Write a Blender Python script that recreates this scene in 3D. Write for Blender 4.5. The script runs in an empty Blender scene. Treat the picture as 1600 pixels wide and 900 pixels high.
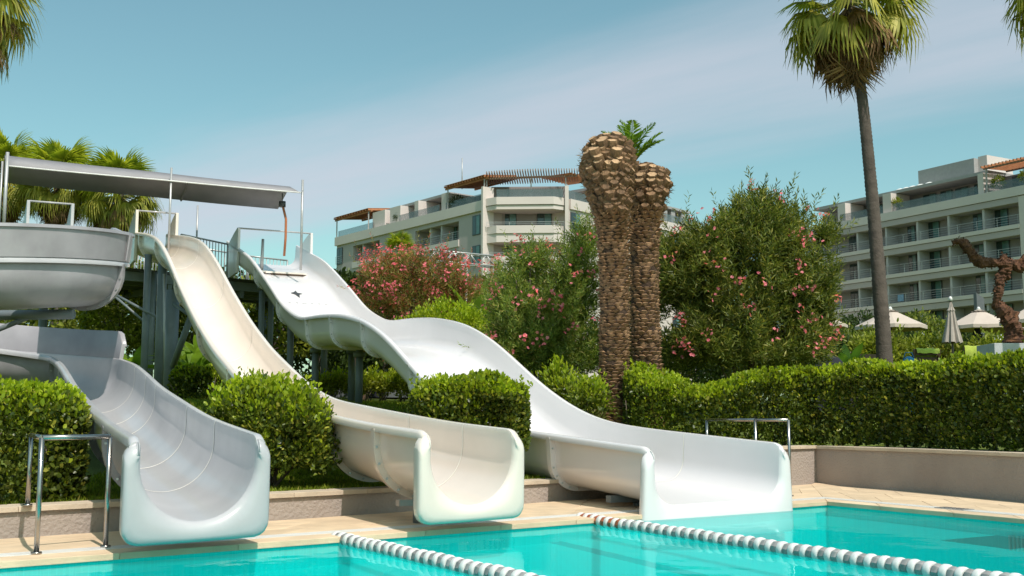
import bpy, bmesh, math, random
import numpy as np
from mathutils import Vector, Matrix, Quaternion

sc = bpy.context.scene
R = math.radians
random.seed(11)
rng = np.random.default_rng(11)

# ------------------------------------------------------------------ camera
FPX = 1750.0
CAM_Z = 1.05
PITCH = math.atan(205.0 / FPX)
cam_d = bpy.data.cameras.new('camera')
cam_d.sensor_width = 36.0
cam_d.lens = FPX / 1600.0 * 36.0
cam_d.clip_start = 0.05
cam_d.clip_end = 3000
cam = bpy.data.objects.new('camera', cam_d)
sc.collection.objects.link(cam)
cam.location = (0, 0, CAM_Z)
cam.rotation_euler = (math.pi / 2 + PITCH, 0, 0)
sc.camera = cam

# ------------------------------------------------------------------ light
SUN_EL, SUN_AZ = R(54), math.atan2(0.5, -0.866)      # sun stands behind the camera to the right
world = bpy.data.worlds.new('World')
sc.world = world
world.use_nodes = True
wn, wl = world.node_tree.nodes, world.node_tree.links
wn.clear()
w_out = wn.new('ShaderNodeOutputWorld')
w_bg = wn.new('ShaderNodeBackground')
w_sky = wn.new('ShaderNodeTexSky')
w_sky.sky_type = 'NISHITA'
w_sky.sun_disc = False
w_sky.sun_elevation = SUN_EL
w_sky.sun_rotation = SUN_AZ
w_sky.air_density = 1.0
w_sky.dust_density = 1.6
w_sky.ozone_density = 1.4
w_tint = wn.new('ShaderNodeMix'); w_tint.data_type = 'RGBA'; w_tint.blend_type = 'MULTIPLY'
w_tint.inputs[0].default_value = 1.0
w_tint.inputs[7].default_value = (0.87, 1.11, 0.86, 1)
wl.new(w_sky.outputs[0], w_tint.inputs[6])
# thin cirrus: streaks on a flat layer far above (direction / height)
tc = wn.new('ShaderNodeTexCoord')
sep = wn.new('ShaderNodeSeparateXYZ'); wl.new(tc.outputs['Generated'], sep.inputs[0])
def wmath(op, a, b=None, c=None):
    n = wn.new('ShaderNodeMath'); n.operation = op
    for i, v in enumerate((a, b, c)):
        if v is None: continue
        if isinstance(v, (int, float)): n.inputs[i].default_value = v
        else: wl.new(v, n.inputs[i])
    return n.outputs[0]
zc = wmath('MAXIMUM', sep.outputs[2], 0.02)
cx = wmath('DIVIDE', sep.outputs[0], zc)
cy = wmath('DIVIDE', sep.outputs[1], zc)
# streak axis in the cloud layer
CA = R(-44)
al = wmath('ADD', wmath('MULTIPLY', cx, math.cos(CA)), wmath('MULTIPLY', cy, math.sin(CA)))
ac = wmath('SUBTRACT', wmath('MULTIPLY', cy, math.cos(CA)), wmath('MULTIPLY', cx, math.sin(CA)))
comb = wn.new('ShaderNodeCombineXYZ')
wl.new(wmath('MULTIPLY', al, 0.14), comb.inputs[0]); wl.new(wmath('MULTIPLY', ac, 0.5), comb.inputs[1])
nz = wn.new('ShaderNodeTexNoise'); nz.inputs['Scale'].default_value = 2.2; nz.inputs['Detail'].default_value = 10
nz.inputs['Roughness'].default_value = 0.55
wl.new(comb.outputs[0], nz.inputs['Vector'])
dd_ = wmath('DIVIDE', wmath('SUBTRACT', ac, 2.83), 0.70)
wave = wmath('SUBTRACT', wmath('MULTIPLY', wmath('EXPONENT', wmath('MULTIPLY', wmath('MULTIPLY', dd_, dd_), -1.0)), 2.0), 0.85)
bandv = wmath('ADD', wmath('MULTIPLY', wave, 0.46), wmath('MULTIPLY', wmath('SUBTRACT', nz.outputs[0], 0.5), 1.5))
mr = wn.new('ShaderNodeMapRange'); mr.interpolation_type = 'SMOOTHSTEP'
mr.inputs[1].default_value = -0.32; mr.inputs[2].default_value = 0.85
mr.inputs[3].default_value = 0.0; mr.inputs[4].default_value = 0.85
wl.new(bandv, mr.inputs[0])
w_cl = wn.new('ShaderNodeMix'); w_cl.data_type = 'RGBA'
wl.new(mr.outputs[0], w_cl.inputs[0])
wl.new(w_tint.outputs[2], w_cl.inputs[6])
w_cl.inputs[7].default_value = (3.9, 4.05, 4.6, 1)
wl.new(w_cl.outputs[2], w_bg.inputs[0])
w_bg.inputs[1].default_value = 0.15
wl.new(w_bg.outputs[0], w_out.inputs[0])

sun_d = bpy.data.lights.new('sun', 'SUN')
sun_d.energy = 3.75
sun_d.angle = R(0.53)
sun_d.color = (1.0, 0.915, 0.85)
sun = bpy.data.objects.new('sun', sun_d)
sc.collection.objects.link(sun)
SUN_DIR = Vector((math.sin(SUN_AZ) * math.cos(SUN_EL), math.cos(SUN_AZ) * math.cos(SUN_EL), math.sin(SUN_EL)))
sun.rotation_euler = SUN_DIR.to_track_quat('Z', 'Y').to_euler()
sun.location = (8, -10, 20)

vs = sc.view_settings
vs.view_transform = 'Standard'
vs.look = 'None'
vs.exposure = 0.1
vs.gamma = 1.0
vs.use_curve_mapping = False
sc.render.engine = 'CYCLES'
sc.cycles.use_denoising = True
sc.cycles.max_bounces = 8
sc.cycles.transparent_max_bounces = 12
sc.cycles.caustics_reflective = False
sc.cycles.caustics_refractive = False
sc.cycles.sample_clamp_indirect = 6

# ------------------------------------------------------------------ helpers
COL = sc.collection
_cp, _sp = math.cos(PITCH), math.sin(PITCH)

def ray(px, py):
    u = (px - 800) / FPX; v = (450 - py) / FPX
    Y = _cp - v * _sp
    return u / Y, (_sp + v * _cp) / Y

def pt(px, py, Y):
    a, b = ray(px, py)
    return Vector((a * Y, Y, CAM_Z + b * Y))

def tag(o, label=None, cat=None, group=None, kind=None):
    if label: o['label'] = label
    if cat: o['category'] = cat
    if group: o['group'] = group
    if kind: o['kind'] = kind
    return o

def link(name, me, parent=None, loc=None):
    o = bpy.data.objects.new(name, me)
    COL.objects.link(o)
    if parent: o.parent = parent
    if loc is not None: o.location = loc
    return o

def thing(name, label, cat, loc=(0, 0, 0), rz=0, group=None):
    o = bpy.data.objects.new(name, None)
    COL.objects.link(o)
    o.location = loc
    o.rotation_euler = (0, 0, rz)
    o.empty_display_size = 0.2
    return tag(o, label, cat, group)

def mesh_np(name, V, F, mat, smooth=False):
    """V (n,3), F (m,k) with constant k"""
    V = np.asarray(V, dtype=np.float32); F = np.asarray(F, dtype=np.int32)
    me = bpy.data.meshes.new(name)
    me.vertices.add(len(V)); me.vertices.foreach_set('co', V.ravel())
    k = F.shape[1]
    me.loops.add(F.size); me.loops.foreach_set('vertex_index', F.ravel())
    me.polygons.add(len(F))
    me.polygons.foreach_set('loop_start', np.arange(0, F.size, k, dtype=np.int32))
    me.polygons.foreach_set('loop_total', np.full(len(F), k, dtype=np.int32))
    if smooth: me.polygons.foreach_set('use_smooth', np.ones(len(F), dtype=bool))
    me.update(calc_edges=True)
    me.materials.append(mat)
    return me

def mesh_py(name, V, F, mat, smooth=False):
    me = bpy.data.meshes.new(name)
    me.from_pydata([tuple(v) for v in V], [], F)
    if smooth:
        for p in me.polygons: p.use_smooth = True
    me.materials.append(mat)
    me.update()
    return me

class MB:
    """collects faces for ONE mesh"""
    def __init__(s): s.V = []; s.F = []
    def add(s, V, F):
        n = len(s.V); s.V += [tuple(v) for v in V]; s.F += [tuple(i + n for i in f) for f in F]
        return s
    def box(s, c, d, M=None):
        x, y, z = d[0] / 2, d[1] / 2, d[2] / 2
        V = [Vector((a * x, b * y, e * z)) for a in (-1, 1) for b in (-1, 1) for e in (-1, 1)]
        if M is not None: V = [M @ v for v in V]
        V = [v + Vector(c) for v in V]
        return s.add(V, [(0, 1, 3, 2), (4, 6, 7, 5), (0, 4, 5, 1), (2, 3, 7, 6), (0, 2, 6, 4), (1, 5, 7, 3)])
    def prism(s, poly, z0, z1):
        n = len(poly)
        V = [(p[0], p[1], z0) for p in poly] + [(p[0], p[1], z1) for p in poly]
        F = [tuple(reversed(range(n))), tuple(range(n, 2 * n))]
        F += [(i, (i + 1) % n, n + (i + 1) % n, n + i) for i in range(n)]
        return s.add(V, F)
    def tube(s, P, rad, n=10, cap=True):
        P = [Vector(p) for p in P]
        if isinstance(rad, (int, float)): rad = [rad] * len(P)
        up = Vector((0, 0, 1))
        T0 = (P[1] - P[0]).normalized()
        if abs(T0.z) > 0.9: up = Vector((1, 0, 0))
        A = (up - T0 * up.dot(T0)).normalized()
        V = []
        for i, p in enumerate(P):
            T = (P[min(i + 1, len(P) - 1)] - P[max(i - 1, 0)]).normalized()
            A = (A - T * A.dot(T)).normalized()
            B = T.cross(A)
            for k in range(n):
                a = 2 * math.pi * k / n
                V.append(p + (A * math.cos(a) + B * math.sin(a)) * rad[i])
        F = []
        for i in range(len(P) - 1):
            for k in range(n):
                F.append((i * n + k, i * n + (k + 1) % n, (i + 1) * n + (k + 1) % n, (i + 1) * n + k))
        if cap:
            F.append(tuple(reversed(range(n)))); F.append(tuple(range((len(P) - 1) * n, len(P) * n)))
        return s.add(V, F)
    def obj(s, name, mat, parent=None, smooth=False, bevel=0):
        me = mesh_py(name, s.V, s.F, mat, smooth)
        bm = bmesh.new(); bm.from_mesh(me)
        bmesh.ops.recalc_face_normals(bm, faces=bm.faces)
        if bevel:
            bmesh.ops.bevel(bm, geom=list(bm.edges), offset=bevel, segments=2, affect='EDGES', profile=0.6)
        bm.to_mesh(me); bm.free()
        return link(name, me, parent)

def rotz(a): return Matrix.Rotation(a, 3, 'Z')

def box(name, c, d, mat, parent=None, rz=0, bevel=0):
    return MB().box(c, d, rotz(rz) if rz else None).obj(name, mat, parent, bevel=bevel)

def tube(name, P, rad, mat, parent=None, n=10):
    o = MB().tube(P, rad, n).obj(name, mat, parent, smooth=False)
    for p in o.data.polygons:
        if len(p.vertices) == 4: p.use_smooth = True
    return o

def bar(name, a, b, w, h, mat, parent=None):
    """square bar from a to b"""
    a, b = Vector(a), Vector(b)
    d = b - a
    M = d.to_track_quat('X', 'Z').to_matrix()
    return MB().box((a + b) / 2, (d.length, w, h), M).obj(name, mat, parent)

# ------------------------------------------------------------------ materials
def new_mat(name):
    m = bpy.data.materials.new(name); m.use_nodes = True
    nt = m.node_tree
    return m, nt.nodes, nt.links, nt.nodes['Principled BSDF']

def mat(name, col, rough=0.6, metal=0.0, var=0.12, scale=3.0, bump=0.0, bscale=40.0, spec=0.5, coat=0.0, stain=None, sscale=1.0, island=0.0, detail=5):
    m, N, L, b = new_mat(name)
    b.inputs['Roughness'].default_value = rough
    b.inputs['Metallic'].default_value = metal
    b.inputs['Specular IOR Level'].default_value = spec
    b.inputs['Coat Weight'].default_value = coat
    b.inputs['Coat Roughness'].default_value = 0.08
    tcn = N.new('ShaderNodeTexCoord')
    nzn = N.new('ShaderNodeTexNoise'); nzn.inputs['Scale'].default_value = scale; nzn.inputs['Detail'].default_value = detail
    L.new(tcn.outputs['Object'], nzn.inputs['Vector'])
    mrn = N.new('ShaderNodeMapRange')
    mrn.inputs[1].default_value = 0.3; mrn.inputs[2].default_value = 0.7
    mrn.inputs[3].default_value = 1 - var; mrn.inputs[4].default_value = 1 + var
    L.new(nzn.outputs[0], mrn.inputs[0])
    fac = mrn.outputs[0]
    if island:
        g = N.new('ShaderNodeObjectInfo')
        m2 = N.new('ShaderNodeMapRange'); m2.inputs[3].default_value = 1 - island; m2.inputs[4].default_value = 1 + island
        L.new(g.outputs['Random'], m2.inputs[0])
        mm = N.new('ShaderNodeMath'); mm.operation = 'MULTIPLY'
        L.new(fac, mm.inputs[0]); L.new(m2.outputs[0], mm.inputs[1]); fac = mm.outputs[0]
    mul = N.new('ShaderNodeVectorMath'); mul.operation = 'SCALE'
    mul.inputs[0].default_value = col[:3]
    L.new(fac, mul.inputs['Scale'])
    out = mul.outputs[0]
    if stain:
        n2 = N.new('ShaderNodeTexNoise'); n2.inputs['Scale'].default_value = sscale; n2.inputs['Detail'].default_value = 8
        n2.inputs['Roughness'].default_value = 0.65
        L.new(tcn.outputs['Object'], n2.inputs['Vector'])
        m3 = N.new('ShaderNodeMapRange'); m3.inputs[1].default_value = 0.5; m3.inputs[2].default_value = 0.75
        m3.inputs[4].default_value = stain[3]
        L.new(n2.outputs[0], m3.inputs[0])
        mx = N.new('ShaderNodeMix'); mx.data_type = 'RGBA'
        L.new(m3.outputs[0], mx.inputs[0]); L.new(out, mx.inputs[6]); mx.inputs[7].default_value = (*stain[:3], 1)
        out = mx.outputs[2]
    L.new(out, b.inputs['Base Color'])
    if bump:
        n3 = N.new('ShaderNodeTexNoise'); n3.inputs['Scale'].default_value = bscale; n3.inputs['Detail'].default_value = 6
        L.new(tcn.outputs['Object'], n3.inputs['Vector'])
        bp = N.new('ShaderNodeBump'); bp.inputs['Strength'].default_value = bump; bp.inputs['Distance'].default_value = 0.02
        L.new(n3.outputs[0], bp.inputs['Height']); L.new(bp.outputs[0], b.inputs['Normal'])
    return m

def leaf_mat(name, c1, c2, trans=0.3, rough=0.42, spec=0.35, c3=None, f3=0.06):
    m, N, L, b = new_mat(name)
    c1, c2, c3 = [None if c is None else tuple(min(v * k, 0.9) for v, k in zip(c, (1.30, 1.24, 1.15))) for c in (c1, c2, c3)]
    g = N.new('ShaderNodeNewGeometry')
    rp = N.new('ShaderNodeValToRGB')
    rp.color_ramp.elements[0].color = (*c1, 1); rp.color_ramp.elements[1].color = (*c2, 1)
    if c3:
        rp.color_ramp.elements[1].position = 1 - f3 - 0.02
        e = rp.color_ramp.elements.new(1 - f3); e.color = (*c3, 1)
    L.new(g.outputs['Random Per Island'], rp.inputs[0])
    tcl = N.new('ShaderNodeTexCoord'); nzl = N.new('ShaderNodeTexNoise'); nzl.inputs['Scale'].default_value = 2.3; nzl.inputs['Detail'].default_value = 4
    L.new(tcl.outputs['Object'], nzl.inputs['Vector'])
    mrl = N.new('ShaderNodeMapRange'); mrl.inputs[1].default_value = 0.32; mrl.inputs[2].default_value = 0.68; mrl.inputs[3].default_value = 0.72; mrl.inputs[4].default_value = 1.5
    L.new(nzl.outputs[0], mrl.inputs[0])
    tone = N.new('ShaderNodeVectorMath'); tone.operation = 'SCALE'
    L.new(rp.outputs[0], tone.inputs[0]); L.new(mrl.outputs[0], tone.inputs['Scale'])
    L.new(tone.outputs[0], b.inputs['Base Color'])
    b.inputs['Roughness'].default_value = rough
    b.inputs['Specular IOR Level'].default_value = spec
    t = N.new('ShaderNodeBsdfTranslucent')
    sc_ = N.new('ShaderNodeVectorMath'); sc_.operation = 'MULTIPLY'; sc_.inputs[1].default_value = (1.5, 1.5, 0.8)
    L.new(tone.outputs[0], sc_.inputs[0]); L.new(sc_.outputs[0], t.inputs[0])
    mx = N.new('ShaderNodeMixShader'); mx.inputs[0].default_value = trans + 0.07
    L.new(b.outputs[0], mx.inputs[1]); L.new(t.outputs[0], mx.inputs[2])
    L.new(mx.outputs[0], N['Material Output'].inputs[0])
    return m

M = {}
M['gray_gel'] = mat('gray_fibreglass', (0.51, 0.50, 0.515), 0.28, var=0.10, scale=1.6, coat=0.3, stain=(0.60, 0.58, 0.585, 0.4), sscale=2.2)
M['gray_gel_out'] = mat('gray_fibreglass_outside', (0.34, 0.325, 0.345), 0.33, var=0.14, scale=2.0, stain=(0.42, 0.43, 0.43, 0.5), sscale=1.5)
M['cream_gel'] = mat('cream_fibreglass', (0.82, 0.73, 0.65), 0.25, var=0.03, scale=1.2, coat=0.3, stain=(0.74, 0.65, 0.56, 0.35), sscale=0.9)
M['white_gel'] = mat('white_fibreglass', (0.80, 0.765, 0.765), 0.24, var=0.025, scale=1.0, coat=0.3, stain=(0.75, 0.70, 0.68, 0.3), sscale=0.8)
M['seam'] = mat('white_sealant', (0.90, 0.86, 0.80), 0.6, var=0.05)
M['seam_cream'] = mat('pale_sealant', (0.88, 0.84, 0.76), 0.6, var=0.05)
M['steel'] = mat('brushed_steel', (0.40, 0.38, 0.36), 0.24, metal=0.95, var=0.1, scale=8)
M['column'] = mat('grey_column_paint', (0.155, 0.185, 0.20), 0.45, var=0.12, scale=2.5, stain=(0.26, 0.27, 0.26, 0.4), sscale=3)
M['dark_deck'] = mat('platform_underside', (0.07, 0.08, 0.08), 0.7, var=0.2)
M['bolt'] = mat('galvanised_bolt', (0.45, 0.45, 0.45), 0.45, metal=0.7)
M['rail'] = mat('grey_rail_paint', (0.46, 0.46, 0.46), 0.4, metal=0.4, var=0.1)
M['canvas'] = mat('grey_canvas', (0.29, 0.275, 0.285), 0.85, var=0.06, scale=3, bump=0.1, bscale=200)
M['hem'] = mat('white_hem', (0.75, 0.74, 0.72), 0.7)
M['hose'] = mat('orange_hose', (0.45, 0.15, 0.06), 0.5)
M['stucco'] = mat('taupe_stucco', (0.385, 0.325, 0.285), 0.9, var=0.08, scale=1.5, bump=0.9, bscale=28, stain=(0.32, 0.255, 0.22, 0.5), sscale=1.3)
M['cap'] = mat('wall_cap_stone', (0.56, 0.46, 0.35), 0.8, var=0.14, scale=4, bump=0.25, bscale=30, island=0.07)
M['slab'] = mat('travertine', (0.70, 0.53, 0.355), 0.75, var=0.12, scale=3.5, bump=0.2, bscale=50, stain=(0.60, 0.44, 0.29, 0.6), sscale=2.0, island=0.10)
M['mortar'] = mat('deck_mortar', (0.48, 0.37, 0.26), 0.9, var=0.1)
M['grate'] = mat('white_grate', (0.78, 0.76, 0.72), 0.6, var=0.06, scale=10)
M['channel'] = mat('dark_channel', (0.12, 0.11, 0.10), 0.8)
M['float_white'] = mat('white_float', (0.76, 0.76, 0.74), 0.5, var=0.06, scale=20, stain=(0.55, 0.52, 0.46, 0.4), sscale=18)
M['float_grey'] = mat('grey_float', (0.30, 0.295, 0.29), 0.55, var=0.12, scale=30, island=0.18)
M['float_red'] = mat('faded_red_float', (0.40, 0.12, 0.055), 0.55, var=0.15, scale=30, island=0.15)
M['cable'] = mat('rope_cable', (0.3, 0.3, 0.3), 0.6)
M['concrete'] = mat('white_concrete', (0.50, 0.51, 0.52), 0.85, var=0.08, scale=6, bump=0.15, bscale=60)
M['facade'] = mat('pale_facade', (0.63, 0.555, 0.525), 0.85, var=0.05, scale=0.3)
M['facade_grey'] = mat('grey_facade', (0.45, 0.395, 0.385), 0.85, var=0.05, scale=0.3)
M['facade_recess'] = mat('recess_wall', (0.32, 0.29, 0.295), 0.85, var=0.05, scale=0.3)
M['partition'] = mat('balcony_partition', (0.50, 0.47, 0.48), 0.8, var=0.04, scale=0.5)
M['slot'] = mat('facade_groove', (0.16, 0.15, 0.145), 0.9)
M['frame'] = mat('dark_window_frame', (0.06, 0.065, 0.07), 0.5)
M['glass'] = mat('window_glass', (0.035, 0.06, 0.065), 0.06, var=0.3, scale=0.4, spec=0.7)
M['curtain'] = mat('teal_curtained_glass', (0.10, 0.20, 0.20), 0.2, var=0.3, scale=0.8, spec=0.6)
M['wood'] = mat('pergola_wood', (0.42, 0.17, 0.075), 0.7, var=0.2, scale=2)
M['slatwood'] = mat('pergola_slats', (0.24, 0.15, 0.11), 0.7, var=0.2, scale=2)
M['roofgrey'] = mat('grey_roof_box', (0.34, 0.33, 0.325), 0.8, var=0.06)
M['dome'] = mat('white_dome', (0.75, 0.75, 0.73), 0.4)
M['canopy'] = mat('beige_canvas', (0.54, 0.45, 0.385), 0.85, var=0.05, scale=3)
M['canopy_dark'] = mat('taupe_canvas', (0.40, 0.35, 0.31), 0.85, var=0.08, scale=3)
M['pole'] = mat('dark_pole', (0.12, 0.09, 0.07), 0.6)
M['teak'] = mat('dark_teak', (0.13, 0.075, 0.045), 0.65, var=0.2, scale=6)
M['lime'] = mat('lime_towel', (0.38, 0.46, 0.07), 0.95, var=0.1, scale=10, bump=0.3, bscale=200)
M['blue'] = mat('blue_cloth', (0.04, 0.22, 0.45), 0.9)
M['black_cloth'] = mat('dark_cloth', (0.012, 0.014, 0.022), 0.9)
M['print'] = mat('dark_print', (0.05, 0.055, 0.06), 0.6)
M['print_pale'] = mat('pale_print', (0.55, 0.55, 0.56), 0.6)
M['slotbrown'] = mat('dark_slot', (0.06, 0.035, 0.02), 0.8)
M['truss'] = mat('truss_aluminium', (0.48, 0.48, 0.47), 0.45, metal=0.5)
M['pylon'] = mat('grey_pylon', (0.12, 0.13, 0.14), 0.6)
M['tile_roof'] = mat('brown_roof_tile', (0.05, 0.03, 0.028), 0.8, var=0.3, scale=8)
M['rust'] = mat('rusted_steel', (0.105, 0.045, 0.022), 0.9, var=0.5, scale=9, bump=1.0, bscale=25, stain=(0.20, 0.085, 0.03, 0.7), sscale=5)
M['bark'] = mat('palm_bark', (0.105, 0.083, 0.07), 0.95, var=0.3, scale=5, bump=0.8, bscale=30, stain=(0.075, 0.06, 0.05, 0.6), sscale=2.5)
M['date_bark'] = mat('date_palm_bark', (0.06, 0.034, 0.02), 0.95, var=0.4, scale=9, bump=0.9, bscale=40)
M['boot'] = mat('leaf_base', (0.20, 0.115, 0.062), 0.9, var=0.55, scale=9, bump=0.5, bscale=60, island=0.3)
M['boot_cut'] = mat('cut_leaf_base', (0.46, 0.29, 0.165), 0.85, var=0.2, scale=20, island=0.15)
M['wood_bark'] = mat('shrub_bark', (0.12, 0.095, 0.07), 0.95, var=0.3, scale=10, bump=0.5, bscale=40)
M['soil'] = mat('garden_soil', (0.07, 0.05, 0.034), 0.95, var=0.3, scale=6, bump=0.5, bscale=20)

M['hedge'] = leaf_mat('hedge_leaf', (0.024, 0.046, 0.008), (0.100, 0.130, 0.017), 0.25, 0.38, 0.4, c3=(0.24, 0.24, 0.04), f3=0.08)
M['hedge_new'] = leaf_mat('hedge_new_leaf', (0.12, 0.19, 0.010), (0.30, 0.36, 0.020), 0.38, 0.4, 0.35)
M['lime_leaf'] = leaf_mat('yellow_green_leaf', (0.16, 0.22, 0.012), (0.33, 0.38, 0.03), 0.35)
M['oleander'] = leaf_mat('oleander_leaf', (0.045, 0.070, 0.014), (0.150, 0.180, 0.035), 0.28, 0.42, 0.35, c3=(0.25, 0.24, 0.06), f3=0.10)
M['oleander_light'] = leaf_mat('light_oleander_leaf', (0.06, 0.105, 0.018), (0.19, 0.25, 0.05), 0.3, 0.42, 0.4, c3=(0.28, 0.26, 0.08))
M['oleander_red'] = leaf_mat('reddish_oleander_leaf', (0.085, 0.095, 0.025), (0.21, 0.20, 0.055), 0.32, 0.45, 0.3, c3=(0.34, 0.11, 0.08), f3=0.22)
M['petal'] = leaf_mat('pink_petal', (0.50, 0.09, 0.15), (0.66, 0.27, 0.33), 0.4, 0.6, 0.2)
M['petal_red'] = leaf_mat('deep_pink_petal', (0.38, 0.06, 0.10), (0.60, 0.19, 0.24), 0.35, 0.6, 0.2)
M['tree'] = leaf_mat('tree_leaf', (0.04, 0.065, 0.010), (0.15, 0.18, 0.025), 0.3, c3=(0.25, 0.25, 0.05))
M['tree_light'] = leaf_mat('light_tree_leaf', (0.09, 0.12, 0.015), (0.25, 0.28, 0.04), 0.35)
M['tree_dark'] = leaf_mat('dark_tree_leaf', (0.015, 0.030, 0.008), (0.05, 0.08, 0.016), 0.25)
M['banana'] = leaf_mat('banana_leaf', (0.07, 0.14, 0.02), (0.15, 0.24, 0.035), 0.4, 0.35)
M['palm_green'] = leaf_mat('palm_leaf', (0.11, 0.16, 0.012), (0.29, 0.32, 0.035), 0.3, 0.4, 0.4)
M['palm_mid'] = leaf_mat('ageing_palm_leaf', (0.13, 0.15, 0.02), (0.34, 0.32, 0.07), 0.3, 0.5, 0.3)
M['palm_dead'] = leaf_mat('dead_palm_leaf', (0.09, 0.055, 0.03), (0.25, 0.165, 0.09), 0.2, 0.8, 0.1)
M['petiole'] = mat('palm_petiole', (0.20, 0.20, 0.04), 0.5, var=0.2)
M['petiole_dead'] = mat('dead_petiole', (0.20, 0.12, 0.06), 0.7, var=0.2)
M['pale_palm'] = leaf_mat('pale_frond', (0.16, 0.19, 0.06), (0.34, 0.35, 0.14), 0.3, 0.5)
M['grass'] = leaf_mat('grass_blade', (0.07, 0.12, 0.010), (0.23, 0.29, 0.025), 0.3, 0.5, 0.3, c3=(0.28, 0.25, 0.07))

# lawn
m, N, L, b = new_mat('lawn'); M['lawn'] = m
tcn = N.new('ShaderNodeTexCoord')
n1 = N.new('ShaderNodeTexNoise'); n1.inputs['Scale'].default_value = 0.6; n1.inputs['Detail'].default_value = 8
L.new(tcn.outputs['Object'], n1.inputs['Vector'])
rp = N.new('ShaderNodeValToRGB')
rp.color_ramp.elements[0].position = 0.35; rp.color_ramp.elements[0].color = (0.06, 0.085, 0.012, 1)
rp.color_ramp.elements[1].position = 0.65; rp.color_ramp.elements[1].color = (0.15, 0.20, 0.02, 1)
L.new(n1.outputs[0], rp.inputs[0]); L.new(rp.outputs[0], b.inputs['Base Color'])
b.inputs['Roughness'].default_value = 0.95
n2 = N.new('ShaderNodeTexNoise'); n2.inputs['Scale'].default_value = 30; n2.inputs['Detail'].default_value = 4
L.new(tcn.outputs['Object'], n2.inputs['Vector'])
bp = N.new('ShaderNodeBump'); bp.inputs['Strength'].default_value = 0.8; bp.inputs['Distance'].default_value = 0.05
L.new(n2.outputs[0], bp.inputs['Height']); L.new(bp.outputs[0], b.inputs['Normal'])

# pool mosaic
m, N, L, b = new_mat('pool_mosaic'); M['mosaic'] = m
tcn = N.new('ShaderNodeTexCoord')
br = N.new('ShaderNodeTexBrick')
br.offset = 0.0
br.inputs['Scale'].default_value = 8.0
br.inputs['Mortar Size'].default_value = 0.012
br.inputs['Brick Width'].default_value = 0.3; br.inputs['Row Height'].default_value = 0.3
br.inputs['Color1'].default_value = (0.0, 0.80, 0.775, 1); br.inputs['Color2'].default_value = (0.0, 0.84, 0.815, 1)
br.inputs['Mortar'].default_value = (0.02, 0.88, 0.86, 1)
L.new(tcn.outputs['Object'], br.inputs['Vector'])
L.new(br.outputs[0], b.inputs['Base Color'])
b.inputs['Roughness'].default_value = 0.5

# water: Fresnel mirror over a clear body that both bends and passes light
m, N, L, b = new_mat('pool_water'); M['water'] = m
N.remove(b)
tcn = N.new('ShaderNodeTexCoord')
mp = N.new('ShaderNodeMapping'); mp.inputs['Scale'].default_value = (1.0, 1.0, 1.0)
L.new(tcn.outputs['Object'], mp.inputs[0])
n1 = N.new('ShaderNodeTexNoise'); n1.inputs['Scale'].default_value = 1.1; n1.inputs['Detail'].default_value = 2.0
n2 = N.new('ShaderNodeTexNoise'); n2.inputs['Scale'].default_value = 7.0; n2.inputs['Detail'].default_value = 3.0
L.new(mp.outputs[0], n1.inputs['Vector']); L.new(mp.outputs[0], n2.inputs['Vector'])
mm = N.new('ShaderNodeMath'); mm.operation = 'MULTIPLY_ADD'; mm.inputs[1].default_value = 0.10
L.new(n2.outputs[0], mm.inputs[0]); L.new(n1.outputs[0], mm.inputs[2])
bp = N.new('ShaderNodeBump'); bp.inputs['Strength'].default_value = 0.15; bp.inputs['Distance'].default_value = 0.06
L.new(mm.outputs[0], bp.inputs['Height'])
fr = N.new('ShaderNodeFresnel'); fr.inputs['IOR'].default_value = 1.33
L.new(bp.outputs[0], fr.inputs['Normal'])
gl = N.new('ShaderNodeBsdfGlossy'); gl.inputs['Roughness'].default_value = 0.02
gl.inputs['Color'].default_value = (0.70, 0.95, 0.95, 1)
L.new(bp.outputs[0], gl.inputs['Normal'])
rf = N.new('ShaderNodeBsdfRefraction'); rf.inputs['IOR'].default_value = 1.33; rf.inputs['Roughness'].default_value = 0.0
rf.inputs['Color'].default_value = (0.62, 1.0, 1.0, 1)
L.new(bp.outputs[0], rf.inputs['Normal'])
tr = N.new('ShaderNodeBsdfTransparent'); tr.inputs[0].default_value = (0.72, 1.0, 1.0, 1)
mx1 = N.new('ShaderNodeMixShader'); mx1.inputs[0].default_value = 0.62
L.new(rf.outputs[0], mx1.inputs[1]); L.new(tr.outputs[0], mx1.inputs[2])
mx2 = N.new('ShaderNodeMixShader')
fsc = N.new('ShaderNodeMath'); fsc.operation = 'MULTIPLY'; fsc.inputs[1].default_value = 0.42
L.new(fr.outputs[0], fsc.inputs[0]); L.new(fsc.outputs[0], mx2.inputs[0]); L.new(mx1.outputs[0], mx2.inputs[1]); L.new(gl.outputs[0], mx2.inputs[2])
L.new(mx2.outputs[0], N['Material Output'].inputs[0])

# clear balustrade glass
m, N, L, b = new_mat('balustrade_glass'); M['bal_glass'] = m
b.inputs['Base Color'].default_value = (0.13, 0.18, 0.19, 1); b.inputs['Roughness'].default_value = 0.08
tr = N.new('ShaderNodeBsdfTransparent'); mx = N.new('ShaderNodeMixShader'); mx.inputs[0].default_value = 0.42
L.new(b.outputs[0], mx.inputs[2]); L.new(tr.outputs[0], mx.inputs[1]); L.new(mx.outputs[0], N['Material Output'].inputs[0])

# ------------------------------------------------------------------ setting: ground, pool, deck, walls
WA, WB = np.array((-9.4, 5.815)), np.array((5.07, 18.9))       # retaining wall behind the slides
WR = [(5.07, 18.9), (6.02, 17.0), (6.72, 14.7), (9.4, 5.9), (13.0, -6.0)]   # retaining wall at the right
WD = (WB - WA) / np.linalg.norm(WB - WA)
WN = np.array((-WD[1], WD[0]))

def sstep(x, a, b):
    t = np.clip((np.asarray(x, float) - a) / (b - a), 0, 1)
    return t * t * (3 - 2 * t)

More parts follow.
